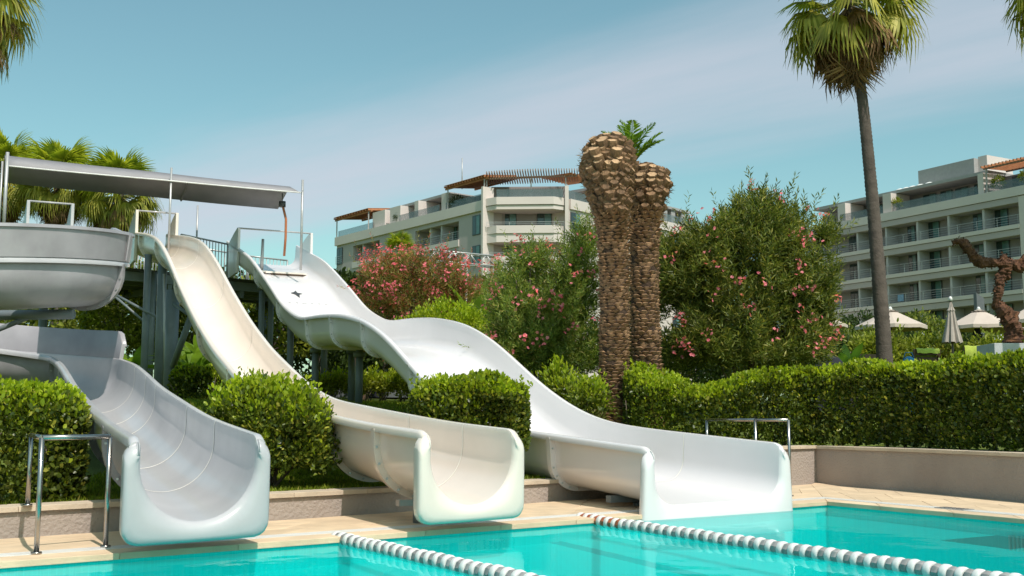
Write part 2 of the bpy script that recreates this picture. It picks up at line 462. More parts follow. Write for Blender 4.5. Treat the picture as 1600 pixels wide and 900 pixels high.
def wall_t(x, y):
    """distance behind the walls (positive in the garden, negative on the deck side)"""
    x = np.asarray(x, float); y = np.asarray(y, float)
    tl = (x - WA[0]) * WN[0] + (y - WA[1]) * WN[1]
    tr = np.full(x.shape, -1e9)
    for (x0, y0), (x1, y1) in zip(WR[:-1], WR[1:]):
        dx, dy = x1 - x0, y1 - y0; l = math.hypot(dx, dy)
        d = ((x - x0) * (-dy) + (y - y0) * dx) / l          # left of the way toward the viewer = garden
        k = np.clip(((x - x0) * dx + (y - y0) * dy) / l / l, 0, 1)
        dist = np.hypot(x - x0 - k * dx, y - y0 - k * dy)
        sd = np.where(d > 0, dist, -dist)
        tr = np.where((np.abs(sd) < np.abs(tr)), sd, tr)
    return np.where((tl > 0) & (tr > 0), np.minimum(np.hypot(tl, 0), np.hypot(tr, 0)) + 0 * tl + np.maximum(tl - tr, 0) * 0.0,
                    np.maximum(tl, tr))

_ft = [0, 2, 3.5, 4, 6.3, 8, 10, 14, 20, 40, 80, 400]
_fz = [0.0, 0.04, 0.22, 0.34, 0.78, 1.0, 1.14, 1.25, 1.45, 2.3, 3.2, 3.5]
def gz(x, y):
    x = np.asarray(x, float); y = np.asarray(y, float)
    t = wall_t(x, y)
    tt = np.maximum(t, 0)
    z = 0.21 + np.interp(tt, _ft, _fz)
    z = z + 0.35 * sstep(x, 3.4, 4.6) * (1 - sstep(tt, 1.0, 7.0))
    z = z + 0.5 * sstep(x, 0.9, 1.9) * sstep(tt, 2.0, 3.6) * (1 - sstep(tt, 6, 12))
    return z

def axis_pts(lo, a, b, hi, st):
    fine = np.arange(a, b + 1e-6, st)
    l, r = [], []
    v, s = a, st
    while v > lo: s *= 1.5; v -= s; l.append(v)
    v, s = b, st
    while v < hi: s *= 1.5; v += s; r.append(v)
    return np.array(l[::-1] + list(fine) + r)

gx = axis_pts(-600, -16, 14, 600, 0.22); gy = axis_pts(-300, 2, 40, 1200, 0.22)
GX, GY = np.meshgrid(gx, gy)
T = wall_t(GX, GY)
GZ = gz(GX, GY) + 0.03 * np.sin(GX * 1.7 + 0.6 * GY) * np.sin(GY * 1.3) * sstep(T, 0.6, 3)
GZ = np.where(T > 0.14, GZ, np.where((GY > -14) & (GX > -16) & (GX < 16), -2.2, -0.05))
nv = GX.shape
idx = np.arange(GX.size).reshape(nv)
F = np.stack([idx[:-1, :-1], idx[:-1, 1:], idx[1:, 1:], idx[1:, :-1]], -1).reshape(-1, 4)
g_me = mesh_np('ground', np.stack([GX, GY, GZ], -1).reshape(-1, 3), F, M['lawn'], True)
tag(link('ground', g_me), 'sloping lawn and garden ground behind the pool walls', kind='structure')

# pool
PB = np.array((4.07, 14.7)); PU = np.array((0.787, 0.617)); PU /= np.linalg.norm(PU)
PN = np.array((PU[1], -PU[0]))                                  # toward the viewer
PR = np.array((0.47, -0.883)); PR /= np.linalg.norm(PR)          # along the right edge, toward the viewer
PA = PB - 18.5 * PU
k = 7.7 / float(PR @ PN)
PC = PB + k * PR
PD = PA + 7.7 * PN
POOL = [PA, PB, PC, PD]
WATER_Z = -0.065
FLOOR_Z = -1.35
mb = MB()
V = [(*p, FLOOR_Z) for p in POOL] + [(*p, -0.035) for p in POOL]
mb.add(V, [(3, 2, 1, 0)] + [(i, (i + 1) % 4, 4 + (i + 1) % 4, 4 + i) for i in range(4)])
me = mesh_py('pool_basin', mb.V, mb.F, M['mosaic'])
basin = tag(link('pool_basin', me), 'turquoise mosaic lined pool basin', kind='structure')
# water sheet
me = mesh_py('water', [(*p, WATER_Z) for p in POOL], [(3, 2, 1, 0)], M['water'])
me.flip_normals() if me.polygons[0].normal.z < 0 else None
tag(link('water', me), 'clear turquoise pool water', kind='structure')
# dark floor grille seen through the water and wall grille
dm = box('floor_grille', (5.05, 11.75, FLOOR_Z + 0.02), (0.85, 0.85, 0.03), mat('dark_grille', (0.02, 0.035, 0.04), 0.6), basin, math.atan2(PR[1], PR[0]))
wc = PB + 2.75 * PR
wg = MB()
for i in range(9):
    q = wc + (i * 0.05) * PR - 0.012 * np.array((-PR[1], PR[0])) * -1
    wg.box((q[0] - 0.02, q[1] - 0.01, -0.27), (0.02, 0.03, 0.16), rotz(math.atan2(PR[1], PR[0])))
o = wg.obj('wall_grille', M['grate'], basin); tag(o, kind='stuff')

M['lane'] = mat('rope_shadow_paint', (0.0, 0.30, 0.33), 0.5, var=0.08, scale=8)  # shadows of the ropes, painted as darker stripes on the pool floor
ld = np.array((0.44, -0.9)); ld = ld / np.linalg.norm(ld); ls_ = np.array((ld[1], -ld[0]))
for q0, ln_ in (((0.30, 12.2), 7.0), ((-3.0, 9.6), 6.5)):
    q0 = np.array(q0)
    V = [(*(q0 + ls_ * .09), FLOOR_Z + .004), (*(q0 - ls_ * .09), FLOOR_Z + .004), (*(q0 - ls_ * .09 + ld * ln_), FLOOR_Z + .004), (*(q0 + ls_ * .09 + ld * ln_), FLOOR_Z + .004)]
    link('rope_shadow', mesh_py('rope_shadow', V, [(0, 1, 2, 3)], M['lane']), basin)
# deck: a mortar bed with separate stones on it
def lineX(p, d, q, e):
    A = np.array([[d[0], -e[0]], [d[1], -e[1]]])
    s = np.linalg.solve(A, np.array(q) - np.array(p))
    return np.array(p) + s[0] * np.array(d)
deck = MB()
OUT = [np.array((-9.6, 5.9)), WB + 0.02 * np.array((0.6, 0.6)), np.array(WR[1]), np.array(WR[2]), np.array(WR[3]), np.array((13.0, -6)), np.array((13.0, -12)), np.array((-16, -12)), np.array((-16, 0.0))]
def sheet(poly, z): return [(p[0], p[1], z) for p in poly]
# ring of quads round the pool
rings = [(OUT[0], OUT[1], PB, PA), (OUT[1], OUT[2], PB + 3 * PR, PB), (OUT[2], OUT[3], PB + 5.5 * PR, PB + 3 * PR), (OUT[3], OUT[4], PC, PB + 5.5 * PR),
         (OUT[4], OUT[5], OUT[6], PC), (OUT[6], OUT[7], PD, PC), (OUT[7], OUT[8], PA, PD), (OUT[8], OUT[0], PA)]
for r in rings:
    deck.add(sheet(r, -0.03), [tuple(reversed(range(len(r))))])
deck_o = deck.obj('pool_deck', M['mortar'])
tag(deck_o, 'travertine pool deck with overflow channel', kind='structure')

def stone(name, quad, z0, z1, m, parent, gap=0.0025):
    q = [np.array(p, float) for p in quad]
    c = sum(q) / len(q)
    q = [p + (c - p) / np.linalg.norm(c - p) * gap * 1.4 for p in q]
    dz = random.uniform(-0.0015, 0.0015)
    top = [p + (c - p) / np.linalg.norm(c - p) * 0.006 for p in q]
    n = len(q)
    V = [(*p, z0) for p in q] + [(*p, z1 - 0.005 + dz) for p in q] + [(*p, z1 + dz) for p in top]
    F = []
    for l in (0, 1):
        F += [(l * n + i, l * n + (i + 1) % n, (l + 1) * n + (i + 1) % n, (l + 1) * n + i) for i in range(n)]
    F.append(tuple(range(2 * n, 3 * n)))
    me = mesh_py(name, V, F, m)
    bm = bmesh.new(); bm.from_mesh(me); bmesh.ops.recalc_face_normals(bm, faces=bm.faces)
    if sum(f.normal.z for f in bm.faces) < 0: bmesh.ops.reverse_faces(bm, faces=bm.faces)
    bm.to_mesh(me); bm.free()
    return link(name, me, parent)

Nn = -PN                                                       # away from the pool, slide side
Rn = np.array((-PR[1], PR[0])); Rn = Rn if Rn[0] > 0 else -Rn   # away from the pool, right side
COP, GRW = 0.28, 0.23
def off_corner(d): return lineX(PB + d * Nn, PU, PB + d * Rn, PR)
def edge_l(s, d):
    """point at distance d behind the slide-side edge, s metres from the corner line going left"""
    return off_corner(d) - s * PU
def edge_r(s, d): return off_corner(d) + s * PR
random.seed(5)
s = 0.0
while s < 12.6:
    l = random.choice((0.9, 1.0, 1.1))
    stone('coping_stone', [edge_l(s, -0.03), edge_l(s, COP), edge_l(s + l, COP), edge_l(s + l, -0.03)], -0.05, 0.0, M['slab'], deck_o)
    s += l
s = 0.0
while s < 6.0:
    l = random.choice((0.9, 1.0, 1.1))
    stone('coping_stone', [edge_r(s, -0.03), edge_r(s + l, -0.03), edge_r(s + l, COP), edge_r(s, COP)], -0.05, 0.0, M['slab'], deck_o)
    s += l
# overflow grate: dark channel bed and white slats
gb = MB(); gs = MB()
for f_, ln in ((edge_l, 12.6), (edge_r, 6.0)):
    gb.add(sheet([f_(0, COP), f_(0, COP + GRW), f_(ln, COP + GRW), f_(ln, COP)], -0.024), [(0, 1, 2, 3)])
    nn = int(ln / 0.022)
    for i in range(nn):
        a = i * 0.022 + 0.003
        gs.add([(*f_(a, COP + 0.012), 0.002), (*f_(a + 0.0145, COP + 0.012), 0.002), (*f_(a + 0.0145, COP + GRW - 0.012), 0.002), (*f_(a, COP + GRW - 0.012), 0.002),
                (*f_(a, COP + 0.012), -0.022), (*f_(a + 0.0145, COP + 0.012), -0.022), (*f_(a + 0.0145, COP + GRW - 0.012), -0.022), (*f_(a, COP + GRW - 0.012), -0.022)],
               [(0, 1, 2, 3), (0, 4, 5, 1), (1, 5, 6, 2), (2, 6, 7, 3), (3, 7, 4, 0)])
    for d0 in (COP, COP + GRW - 0.012):
        gs.add([(*f_(0, d0 + 0.001), -0.005), (*f_(ln, d0 + 0.001), -0.005), (*f_(ln, d0 + 0.011), -0.005), (*f_(0, d0 + 0.011), -0.005)], [(0, 1, 2, 3)])
o = gb.obj('overflow_channel', M['channel'], deck_o)
o = gs.obj('overflow_grate', M['grate'], deck_o); tag(o, 'white slatted overflow grate along the pool', kind='stuff')
# paving slabs between the grate and the walls
random.seed(8)
def slab_rows(f_, s0, s1, limit, n_rows, lens):
    for r in range(n_rows):
        s = s0 - random.random() * 0.5
        while s < s1:
            l = random.choice(lens)
            a0, a1 = max(s, s0), min(s + l, s1)
            if a1 - a0 > 0.05:
                def P(sv, k):
                    d0 = COP + GRW; d1 = limit(sv)
                    return f_(sv, d0 + (d1 - d0) * k / n_rows)
                stone('paving_slab', [P(a0, r), P(a0, r + 1), P(a1, r + 1), P(a1, r)], -0.05, 0.0, M['slab'], deck_o)
            s += l
def lim_l(sv):
    p = off_corner(0) - sv * PU
    q = lineX(p, Nn, WA, WD)
    return float(np.linalg.norm(q - p)) + 0.02
def lim_r(sv):
    p = off_corner(0) + sv * PR
    best = 9
    for a, b in zip(WR[:-1], WR[1:]):
        a = np.array(a); b = np.array(b)
        q = lineX(p, Rn, a, b - a)
        kk = (q - a) @ (b - a) / ((b - a) @ (b - a))
        if -0.02 <= kk <= 1.02: best = min(best, float((q - p) @ Rn))
    return best + 0.02
slab_rows(edge_l, 0.0, 12.4, lim_l, 3, (0.8, 0.9, 1.0))
slab_rows(edge_r, 0.6, 6.0, lim_r, 3, (0.8, 0.9, 1.0))
# the corner field between both rows
cA, cB = edge_l(0, COP + GRW), edge_l(0, lim_l(0)); cC = edge_r(0.6, lim_r(0.6)); cD = edge_r(0.6, COP + GRW)
stone('paving_slab', [cA, cB, WB + 0.02 * Nn, lineX(cD, Rn, cA, WB - cA) if False else (WB + cD * 1.6) / 2.6], -0.05, 0.0, M['slab'], deck_o)
stone('paving_slab', [cA, (WB + cD * 1.6) / 2.6, cD], -0.05, 0.0, M['slab'], deck_o)
stone('paving_slab', [(WB + cD * 1.6) / 2.6, WB + 0.02 * Nn, np.array(cC), cD], -0.05, 0.0, M['slab'], deck_o)
# small drain cover in the right deck
p = edge_r(2.15, COP + GRW * 0.5)
rz = math.atan2(PR[1], PR[0])
dc = box('drain_cover', (p[0], p[1], 0.004), (0.42, 0.19, 0.012), M['bolt'], deck_o, rz)
for i in range(6):
    q = p + PR * (-0.15 + i * 0.06)
    box('drain_slot', (q[0], q[1], 0.0115), (0.022, 0.12, 0.004), M['channel'], dc, rz)

# retaining walls with their cap stones
def wall_run(wall, pts, h, th, side, cap_len=0.95, over=0.035):
    """wall body along a polyline, thickness on the garden side; caps as single stones"""
    pts = [np.array(p, float) for p in pts]
    for i, (a, b) in enumerate(zip(pts[:-1], pts[1:])):
        d = (b - a) / np.linalg.norm(b - a); n = np.array((-d[1], d[0])) * side
        ln = np.linalg.norm(b - a)
        body = MB().prism([a, b, b + n * th, a + n * th] if side > 0 else [b, a, a + n * th, b + n * th], -0.05, h - 0.045)
        body.obj('wall_panel', M['stucco'], wall)
        s = 0.0
        while s < ln - 0.01:
            l = min(cap_len, ln - s)
            if ln - s - l < 0.25: l = ln - s
            p0, p1 = a + d * s, a + d * (s + l)
            stone('cap_stone', [p0 - n * over, p1 - n * over, p1 + n * (th + 0.02), p0 + n * (th + 0.02)], h - 0.044, h + 0.005, M['cap'], wall, 0.002)
            s += l
wl_o = thing('retaining_wall', 'low taupe stucco wall with stone cap running behind the slide mouths', 'wall')
step = WA + WD * ((4.0 - WA[0]) / WD[0])
wall_run(wl_o, [WA, step], 0.265, 0.28, 1)
wr_o = thing('retaining_wall', 'taller shaded taupe wall with stone cap below the long hedge at right', 'wall')
wall_run(wr_o, [step + WD * 0.003, WB], 0.61, 0.28, 1)
wall_run(wr_o, WR, 0.605, 0.28, 1)

# ------------------------------------------------------------------ water slides
SANG = R(26)
SA = np.array((-math.sin(SANG), math.cos(SANG))); SRT = np.array((math.cos(SANG), math.sin(SANG)))

def smooth_profile(S, Z, s, sig=0.45):
    st = 0.05
    lo, hi = S[0] - 3, S[-1] + 3
    g = np.arange(lo, hi, st)
    z = np.interp(g, S, Z)
    z = np.where(g < S[0], Z[0] + (g - S[0]) * (Z[1] - Z[0]) / (S[1] - S[0]), z)
    z = np.where(g > S[-1], Z[-1] + (g - S[-1]) * (Z[-1] - Z[-2]) / (S[-1] - S[-2]), z)
    k = np.exp(-0.5 * (np.arange(-60, 61) * st / sig) ** 2); k /= k.sum()
    z = np.convolve(np.pad(z, 60, mode='edge'), k, mode='valid')
    return np.interp(s, g, z)

def u_profile(r, H, flat=0.0, th=0.02, lean=0.0, n=14, cr=None):
    """matched inner and outer point lists (x, z) of an open trough with a rolled rim; floor centre at z = 0"""
    cr = cr or r
    I, O = [], []
    hw = flat / 2 + cr                                   # half width at wall
    def wallx(z): return hw + lean * max(z - cr, 0)
    xr = wallx(H)
    I += [(xr + 0.088, H - 0.065), (xr + 0.088, H - 0.015), (xr + 0.070, H + 0.012), (xr + 0.036, H + 0.020), (xr + 0.010, H + 0.010), (xr, H - 0.022)]
    O += [(xr + 0.074, H - 0.065), (xr + 0.074, H - 0.022), (xr + 0.062, H - 0.006), (xr + 0.040, H - 0.004), (xr + 0.026, H - 0.018), (xr + th, H - 0.05)]
    zm = (H + cr) / 2
    I.append((wallx(zm), zm)); O.append((wallx(zm) + th, zm))
    for i in range(n + 1):
        a = math.pi / 2 * (1 - i / n)
        I.append((flat / 2 + cr * math.sin(a), cr - cr * math.cos(a)))
        O.append((flat / 2 + (cr + th) * math.sin(a), cr - (cr + th) * math.cos(a)))
    if flat:
        I.append((0.0, 0.0)); O.append((0.0, -th))
        IL = [(-x, z) for x, z in reversed(I[:-1])]; OL = [(-x, z) for x, z in reversed(O[:-1])]
    else:
        IL = [(-x, z) for x, z in reversed(I[:-1])]; OL = [(-x, z) for x, z in reversed(O[:-1])]
    return I + IL, O + OL                                # right rim ... left rim

class Path:
    def __init__(s, s_arr, P, Rt, z): s.s, s.P, s.R, s.z = s_arr, P, Rt, z
    def at(s, v):
        P = np.array([np.interp(v, s.s, s.P[:, 0]), np.interp(v, s.s, s.P[:, 1])])
        r = np.array([np.interp(v, s.s, s.R[:, 0]), np.interp(v, s.s, s.R[:, 1])]); r /= np.linalg.norm(r)
        return P, r, float(np.interp(v, s.s, s.z))
    def p3(s, v, x, z):
        P, r, z0 = s.at(v)
        return (P[0] + r[0] * x, P[1] + r[1] * x, z0 + z)

def nose_drop(s_rel, z, H, r=0.22, k=0.62):
    """how far the rim rolls down close to the open end"""
    s_rel = max(s_rel, 0.0)
    if s_rel >= r: return 0.0
    return k * (r - math.sqrt(r * r - (r - s_rel) ** 2)) * float(sstep(z, H - 0.40, H))

def sweep(name, path, prof, s0, s1, m, parent, step=0.12, skew=0.0, m_out=None, s_front=None):
    I, O = prof
    ring = list(I) + list(reversed(O))
    k, n = len(ring), len(I)
    ns = max(2, int(round((s1 - s0) / step)) + 1)
    vv = np.linspace(s0, s1, ns)
    if skew: vv = np.r_[np.arange(s0, s0 + 0.2, 0.025), np.linspace(s0 + 0.2, s1, ns)]; ns = len(vv)
    H_ = max(z for _, z in I)
    V = []
    for v in vv:
        P, r, z0 = path.at(v)
        kq = skew * (s1 - v) / (s1 - s0)                 # the end is cut parallel to the pool edge
        V += [path.p3(v + kq * x, x, z - nose_drop(v - s_front, z, H_)) for x, z in ring] if skew else [(P[0] + r[0] * x, P[1] + r[1] * x, z0 + z) for x, z in ring]
    F = []; mi = []
    for i in range(ns - 1):
        for j in range(k):
            j2 = (j + 1) % k
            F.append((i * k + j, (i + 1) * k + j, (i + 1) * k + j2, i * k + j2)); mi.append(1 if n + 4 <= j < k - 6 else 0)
    e = (ns - 1) * k
    for j in range(n - 1):
        F.append((j, j + 1, k - 2 - j, k - 1 - j)); mi.append(0)
        F.append((e + j + 1, e + j, e + k - 1 - j, e + k - 2 - j)); mi.append(0)
    me = mesh_py(name, V, F, m, True)
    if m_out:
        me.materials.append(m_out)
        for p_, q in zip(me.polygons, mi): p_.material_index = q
    bm = bmesh.new(); bm.from_mesh(me); bmesh.ops.recalc_face_normals(bm, faces=bm.faces); bm.to_mesh(me); bm.free()
    me.set_sharp_from_angle(angle=R(50))
    return link(name, me, parent)

def strip(name, path, prof, s0, wid, m, parent, lift=0.003, lo=4):
    """thin line of sealant across the inside of a trough"""
    I = prof[0][lo:len(prof[0]) - lo]
    V = []
    for v in (s0 - wid / 2, s0 + wid / 2):
        for j, (x, z) in enumerate(I):
            a = I[max(j - 1, 0)]; b = I[min(j + 1, len(I) - 1)]
            d = Vector((b[0] - a[0], b[1] - a[1])).normalized()
            nx, nz_ = d.y, -d.x
            if nz_ < -0.2 or (abs(nz_) <= 0.2 and nx * x > 0): nx, nz_ = -nx, -nz_
            V.append(path.p3(v, x + nx * lift, z + nz_ * lift))
    n = len(I)
    F = [(j, j + 1, n + j + 1, n + j) for j in range(n - 1)]
    return link(name, mesh_py(name, V, F, m, True), parent)

def out_flange(name, path, prof, s0, m, parent, depth=0.07, wid=0.10):
    """bolted joint rib round the outside of a trough"""
    O = prof[1][4:len(prof[1]) - 4]
    n = len(O)
    V = []
    for v, d in ((s0 - wid / 2, 0.0), (s0 - wid / 2, depth), (s0 + wid / 2, depth), (s0 + wid / 2, 0.0)):
        for j, (x, z) in enumerate(O):
            a = O[max(j - 1, 0)]; b = O[min(j + 1, n - 1)]
            t = Vector((b[0] - a[0], b[1] - a[1])).normalized()
            nx, nz_ = -t.y, t.x
            if nx * x + nz_ * (z - 0.45) < 0: nx, nz_ = -nx, -nz_
            V.append(path.p3(v, x + nx * d, z + nz_ * d))
    F = []
    for q in range(3):
        F += [(q * n + j, q * n + j + 1, (q + 1) * n + j + 1, (q + 1) * n + j) for j in range(n - 1)]
    me = mesh_py(name, V, F, m, True)
    me.set_sharp_from_angle(angle=R(40))
    o = link(name, me, parent)
    for j in range(1, n - 1, 3):                        # bolt heads on the rib
        x, z = O[j]
        a = O[j - 1]; b = O[j + 1]
        t = Vector((b[0] - a[0], b[1] - a[1])).normalized(); nx, nz_ = -t.y, t.x
        if nx * x + nz_ * (z - 0.45) < 0: nx, nz_ = -nx, -nz_
        c = path.p3(s0 - wid / 2 - 0.006, x + nx * depth * 0.55, z + nz_ * depth * 0.55)
        bo = link('bolt', BOLT, o, c)
    return o
BOLT = MB().tube([(0, 0.008, 0), (0, -0.008, 0)], 0.014, 6).obj('bolt', M['bolt']).data
bpy.data.objects.remove(bpy.data.objects['bolt'])

def mouth(name, path, prof, s_front, m, parent, W, bottom, topr, rc, skew=0.0, back=0.10, taper=0.0):
    """rolled end piece: the end of the trough lofted out to a rounded block outline"""
    I = [p for p in prof[0][3:len(prof[0]) - 3]]
    hw = W / 2
    def arc(cx_, cz_, r_, a0, a1, c):
        return [(cx_ + r_ * math.cos(a0 + (a1 - a0) * i / c), cz_ + r_ * math.sin(a0 + (a1 - a0) * i / c)) for i in range(c + 1)]
    x0, H = I[0]
    hb = hw + taper
    poly = [(x0, H)] + arc(hw - topr, H - topr + 0.002, topr, R(80), 0, 8) + arc(hb - rc, bottom + rc, rc, 0, R(-90), 6)
    poly += [(-x, z) for x, z in reversed(poly)]
    d = np.r_[0, np.cumsum([math.hypot(b[0] - a[0], b[1] - a[1]) for a, b in zip(poly[:-1], poly[1:])])]
    di = np.r_[0, np.cumsum([math.hypot(b[0] - a[0], b[1] - a[1]) for a, b in zip(I[:-1], I[1:])])]
    tt = di / di[-1]
    tq = np.unique(np.round(np.r_[tt, np.linspace(0, 1, 57)], 6)); tq = tq[np.r_[True, np.diff(tq) > 1e-3]]; tq[-1] = 1.0
    m_n = len(tq)
    I2 = np.stack([np.interp(tq, tt, [p[0] for p in I]), np.interp(tq, tt, [p[1] for p in I])], -1)
    O2 = np.stack([np.interp(tq * d[-1], d, [p[0] for p in poly]), np.interp(tq * d[-1], d, [p[1] for p in poly])], -1)
    layers = [(0.0, 0.07), (0.03, 0.045), (0.16, 0.016), (0.40, 0.0), (0.72, 0.0), (0.90, 0.012), (0.98, 0.035), (1.0, 0.07), (1.0, back + 0.05), (0.985, back + 0.06), (0.95, 0.06)]
    V = []
    for f, s in layers:
        for x, z in I2 * (1 - f) + O2 * f:
            V.append(path.p3(s_front + s + skew * x, x, z - nose_drop(min(s, 0.07), z, H)))
    F = []
    for a in range(len(layers) - 1):
        for j in range(m_n - 1):
            F.append((a * m_n + j, a * m_n + j + 1, (a + 1) * m_n + j + 1, (a + 1) * m_n + j))
    me = mesh_py(name, V, F, m, True)
    bm = bmesh.new(); bm.from_mesh(me); bmesh.ops.recalc_face_normals(bm, faces=bm.faces); bm.to_mesh(me); bm.free()
    return link(name, me, parent)

def straight_path(Mo, S, Z, H, s1, sig=0.45):
    s = np.arange(-0.6, s1 + 0.01, 0.05)
    P = np.array(Mo)[None, :] + s[:, None] * SA[None, :]
    Rt = np.repeat(SRT[None, :], len(s), 0)
    return Path(s, P, Rt, smooth_profile(S, Z, s, sig) - H)

def entry(parent, path, hw, H, s0, m, ht=0.62, ln=1.5):
    for sd in (-1, 1):
        x0 = sd * (hw + 0.012); x1 = sd * (hw + 0.085)
        prof_ = [(0, H - 0.05), (0, H + ht), (0.10, H + ht + 0.02), (0.55, H + ht - 0.08), (ln * 0.8, H + ht - 0.27), (ln, H + ht - 0.5), (ln, -0.1), (0.1, -0.05)]
        V = [path.p3(s0 + a, x0, b - (path.at(s0 + a)[2] - path.at(s0)[2])) for a, b in prof_] + [path.p3(s0 + a, x1, b - (path.at(s0 + a)[2] - path.at(s0)[2])) for a, b in prof_]
        n = len(prof_)
        F = [tuple(range(n)), tuple(reversed(range(n, 2 * n)))] + [(i, n + i, n + (i + 1) % n, (i + 1) % n) for i in range(n)]
        mb = MB().add(V, F)
        mb.obj('entry_panel', m, parent, bevel=0.008)
    a = path.p3(s0 + 0.05, -(hw + 0.05), H + ht - 0.02); b = path.p3(s0 + 0.05, hw + 0.05, H + ht - 0.02)
    tube('entry_bar', [a, b], 0.024, M['gray_gel'], parent, 8)

def sections(parent, path, prof, cuts, m, m_out, seam_m, seam_w, visible_seams, ribs, skew=0.0):
    for a, b in zip(cuts[:-1], cuts[1:]):
        o = sweep('flume_section', path, prof, a + 0.0008, b - 0.0008, m, parent, m_out=m_out, skew=skew if a == cuts[0] else 0.0, s_front=cuts[0] - 0.07)
        if a in ribs: out_flange('joint_rib', path, prof, a, m_out or m, o)
        if a in visible_seams: strip('seam', path, prof, a, seam_w, seam_m, o)

# --- cream body slide in the middle
H2 = 0.69
S2 = [0, 1.6, 3.5, 6.06, 6.93, 7.93, 8.85, 9.95, 11.7, 13.53, 15.1, 16.3, 17.3, 18.7, 20.7]
Z2 = [.93, 1.0, 1.13, 1.32, 1.46, 1.70, 1.97, 2.28, 2.93, 3.74, 4.52, 5.03, 5.34, 5.63, 5.96]
p2 = straight_path((-0.41, 10.95), S2, Z2, H2, 23)
prof2 = u_profile(0.47, H2)
s2_o = thing('water_slide', 'cream open water slide dropping straight to the pool between the grey and the white slide', 'water slide', group='water slides by the pool')
c2 = [-0.05, 1.25, 2.9, 5.6, 8.6, 11.4, 14.2, 17.2, 20.0, 22.3]
sections(s2_o, p2, prof2, c2, M['cream_gel'], None, M['seam_cream'], 0.022, {1.25, 2.9, 8.6, 11.4, 14.2, 17.2, 20.0}, set(c2[1:]), 0.20)
mouth('mouth_flange', p2, prof2, -0.12, M['cream_gel'], s2_o, 1.22, -0.16, 0.15, 0.13, skew=0.20)
entry(s2_o, p2, 0.47, H2, 20.75, M['cream_gel'])

# --- white wide slide at right
H3 = 0.64
S3 = [0, 2.67, 3.71, 4.49, 5.33, 6.4, 7.45, 8.5, 9.75, 11.3, 12.85, 14.4, 16.0, 17.2, 19.7, 21.2]
Z3 = [.74, .88, .95, 1.05, 1.26, 1.65, 2.14, 2.6, 2.98, 3.22, 3.33, 3.37, 3.82, 4.42, 5.52, 5.95]
p3_ = straight_path((2.35, 13.5), S3, Z3, H3, 24)
prof3 = u_profile(0.30, H3, flat=1.42, lean=0.05, cr=0.30)
s3_o = thing('water_slide', 'wide white water slide with a hump whose end dips into the pool', 'water slide', group='water slides by the pool')
c3 = [-0.19, 2.0, 4.6, 7.2, 9.9, 12.0, 13.9, 16.6, 19.2, 22.8]
sections(s3_o, p3_, prof3, c3, M['white_gel'], None, M['seam_cream'], 0.02, {2.0}, set(c3[1:]), 0.16)
mouth('mouth_flange', p3_, prof3, -0.26, M['white_gel'], s3_o, 2.36, -0.42, 0.17, 0.05, skew=0.16, back=0.05, taper=0.05)
entry(s3_o, p3_, 1.03, H3, 21.2, M['white_gel'])
# gate post, start sill and the printed name
P_ = p3_.p3(20.9, -0.15, 0.0)
box('start_sill', (P_[0] + 0.35, P_[1] + 0.17, P_[2] + 0.05), (1.2, 0.16, 0.05), M['cream_gel'], s3_o, SANG)
box('sill_slot', (P_[0] + 0.40, P_[1] + 0.12, P_[2] - 0.005), (0.95, 0.12, 0.055), M['slotbrown'], s3_o, SANG)
g0 = p3_.p3(21.0, -0.45, 0.02)
tube('gate_post', [g0, (g0[0] + 0.02, g0[1], g0[2] + 0.98)], [0.055, 0.04], M['rail'], s3_o, 8)
box('gate_foot', (g0[0], g0[1], g0[2] + 0.02), (0.34, 0.26, 0.05), M['cream_gel'], s3_o, SANG)
def on_floor(path, s, x, lift=0.012):
    return Vector(path.p3(s, x, lift))
def floor_frame(path, s):
    a, b = Vector(path.p3(s - 0.3, 0, 0)), Vector(path.p3(s + 0.3, 0, 0))
    up = (b - a).normalized()                            # up the slide
    rt = Vector((SRT[0], SRT[1], 0))
    return rt, up, rt.cross(up)
s_logo = 18.5
rt, up, nn_ = floor_frame(p3_, s_logo)
def print_word(txt, s, size, gap, m, parent):
    n = len(txt)
    for i, ch in enumerate(txt):
        cu = bpy.data.curves.new('letter', 'FONT'); cu.body = ch; cu.size = size; cu.align_x = 'CENTER'; cu.extrude = 0.0005
        to = bpy.data.objects.new('letter', cu); COL.objects.link(to)
        dg = bpy.context.evaluated_depsgraph_get()
        me = bpy.data.meshes.new_from_object(to.evaluated_get(dg)); bpy.data.objects.remove(to)
        me.materials.clear(); me.materials.append(m)
        o = link('letter', me, parent)
        c = on_floor(p3_, s, (i - (n - 1) / 2) * gap)
        mt = Matrix((rt, up, nn_)).transposed().to_4x4(); mt.translation = c
        o.matrix_world = mt
logo = MB()
em = [(-0.16, 0.05), (-0.06, 0.0), (0.0, -0.13), (0.06, 0.0), (0.17, 0.04), (0.04, 0.07), (0.03, 0.16), (-0.03, 0.10)]
c = on_floor(p3_, s_logo + 0.12, -0.02)
V = [c + rt * x + up * (y * 2.2) for x, y in em] + [c + rt * x + up * (y * 2.2) + nn_ * 0.001 for x, y in em]
logo.add(V, [tuple(range(8, 16))] + [tuple(reversed(range(8)))] + [(i, (i + 1) % 8, 8 + (i + 1) % 8, 8 + i) for i in range(8)])
logo.obj('printed_emblem', M['print'], s3_o)
print_word('ISTMASR', s_logo - 0.62, 0.17, 0.2, M['print_pale'], s3_o)

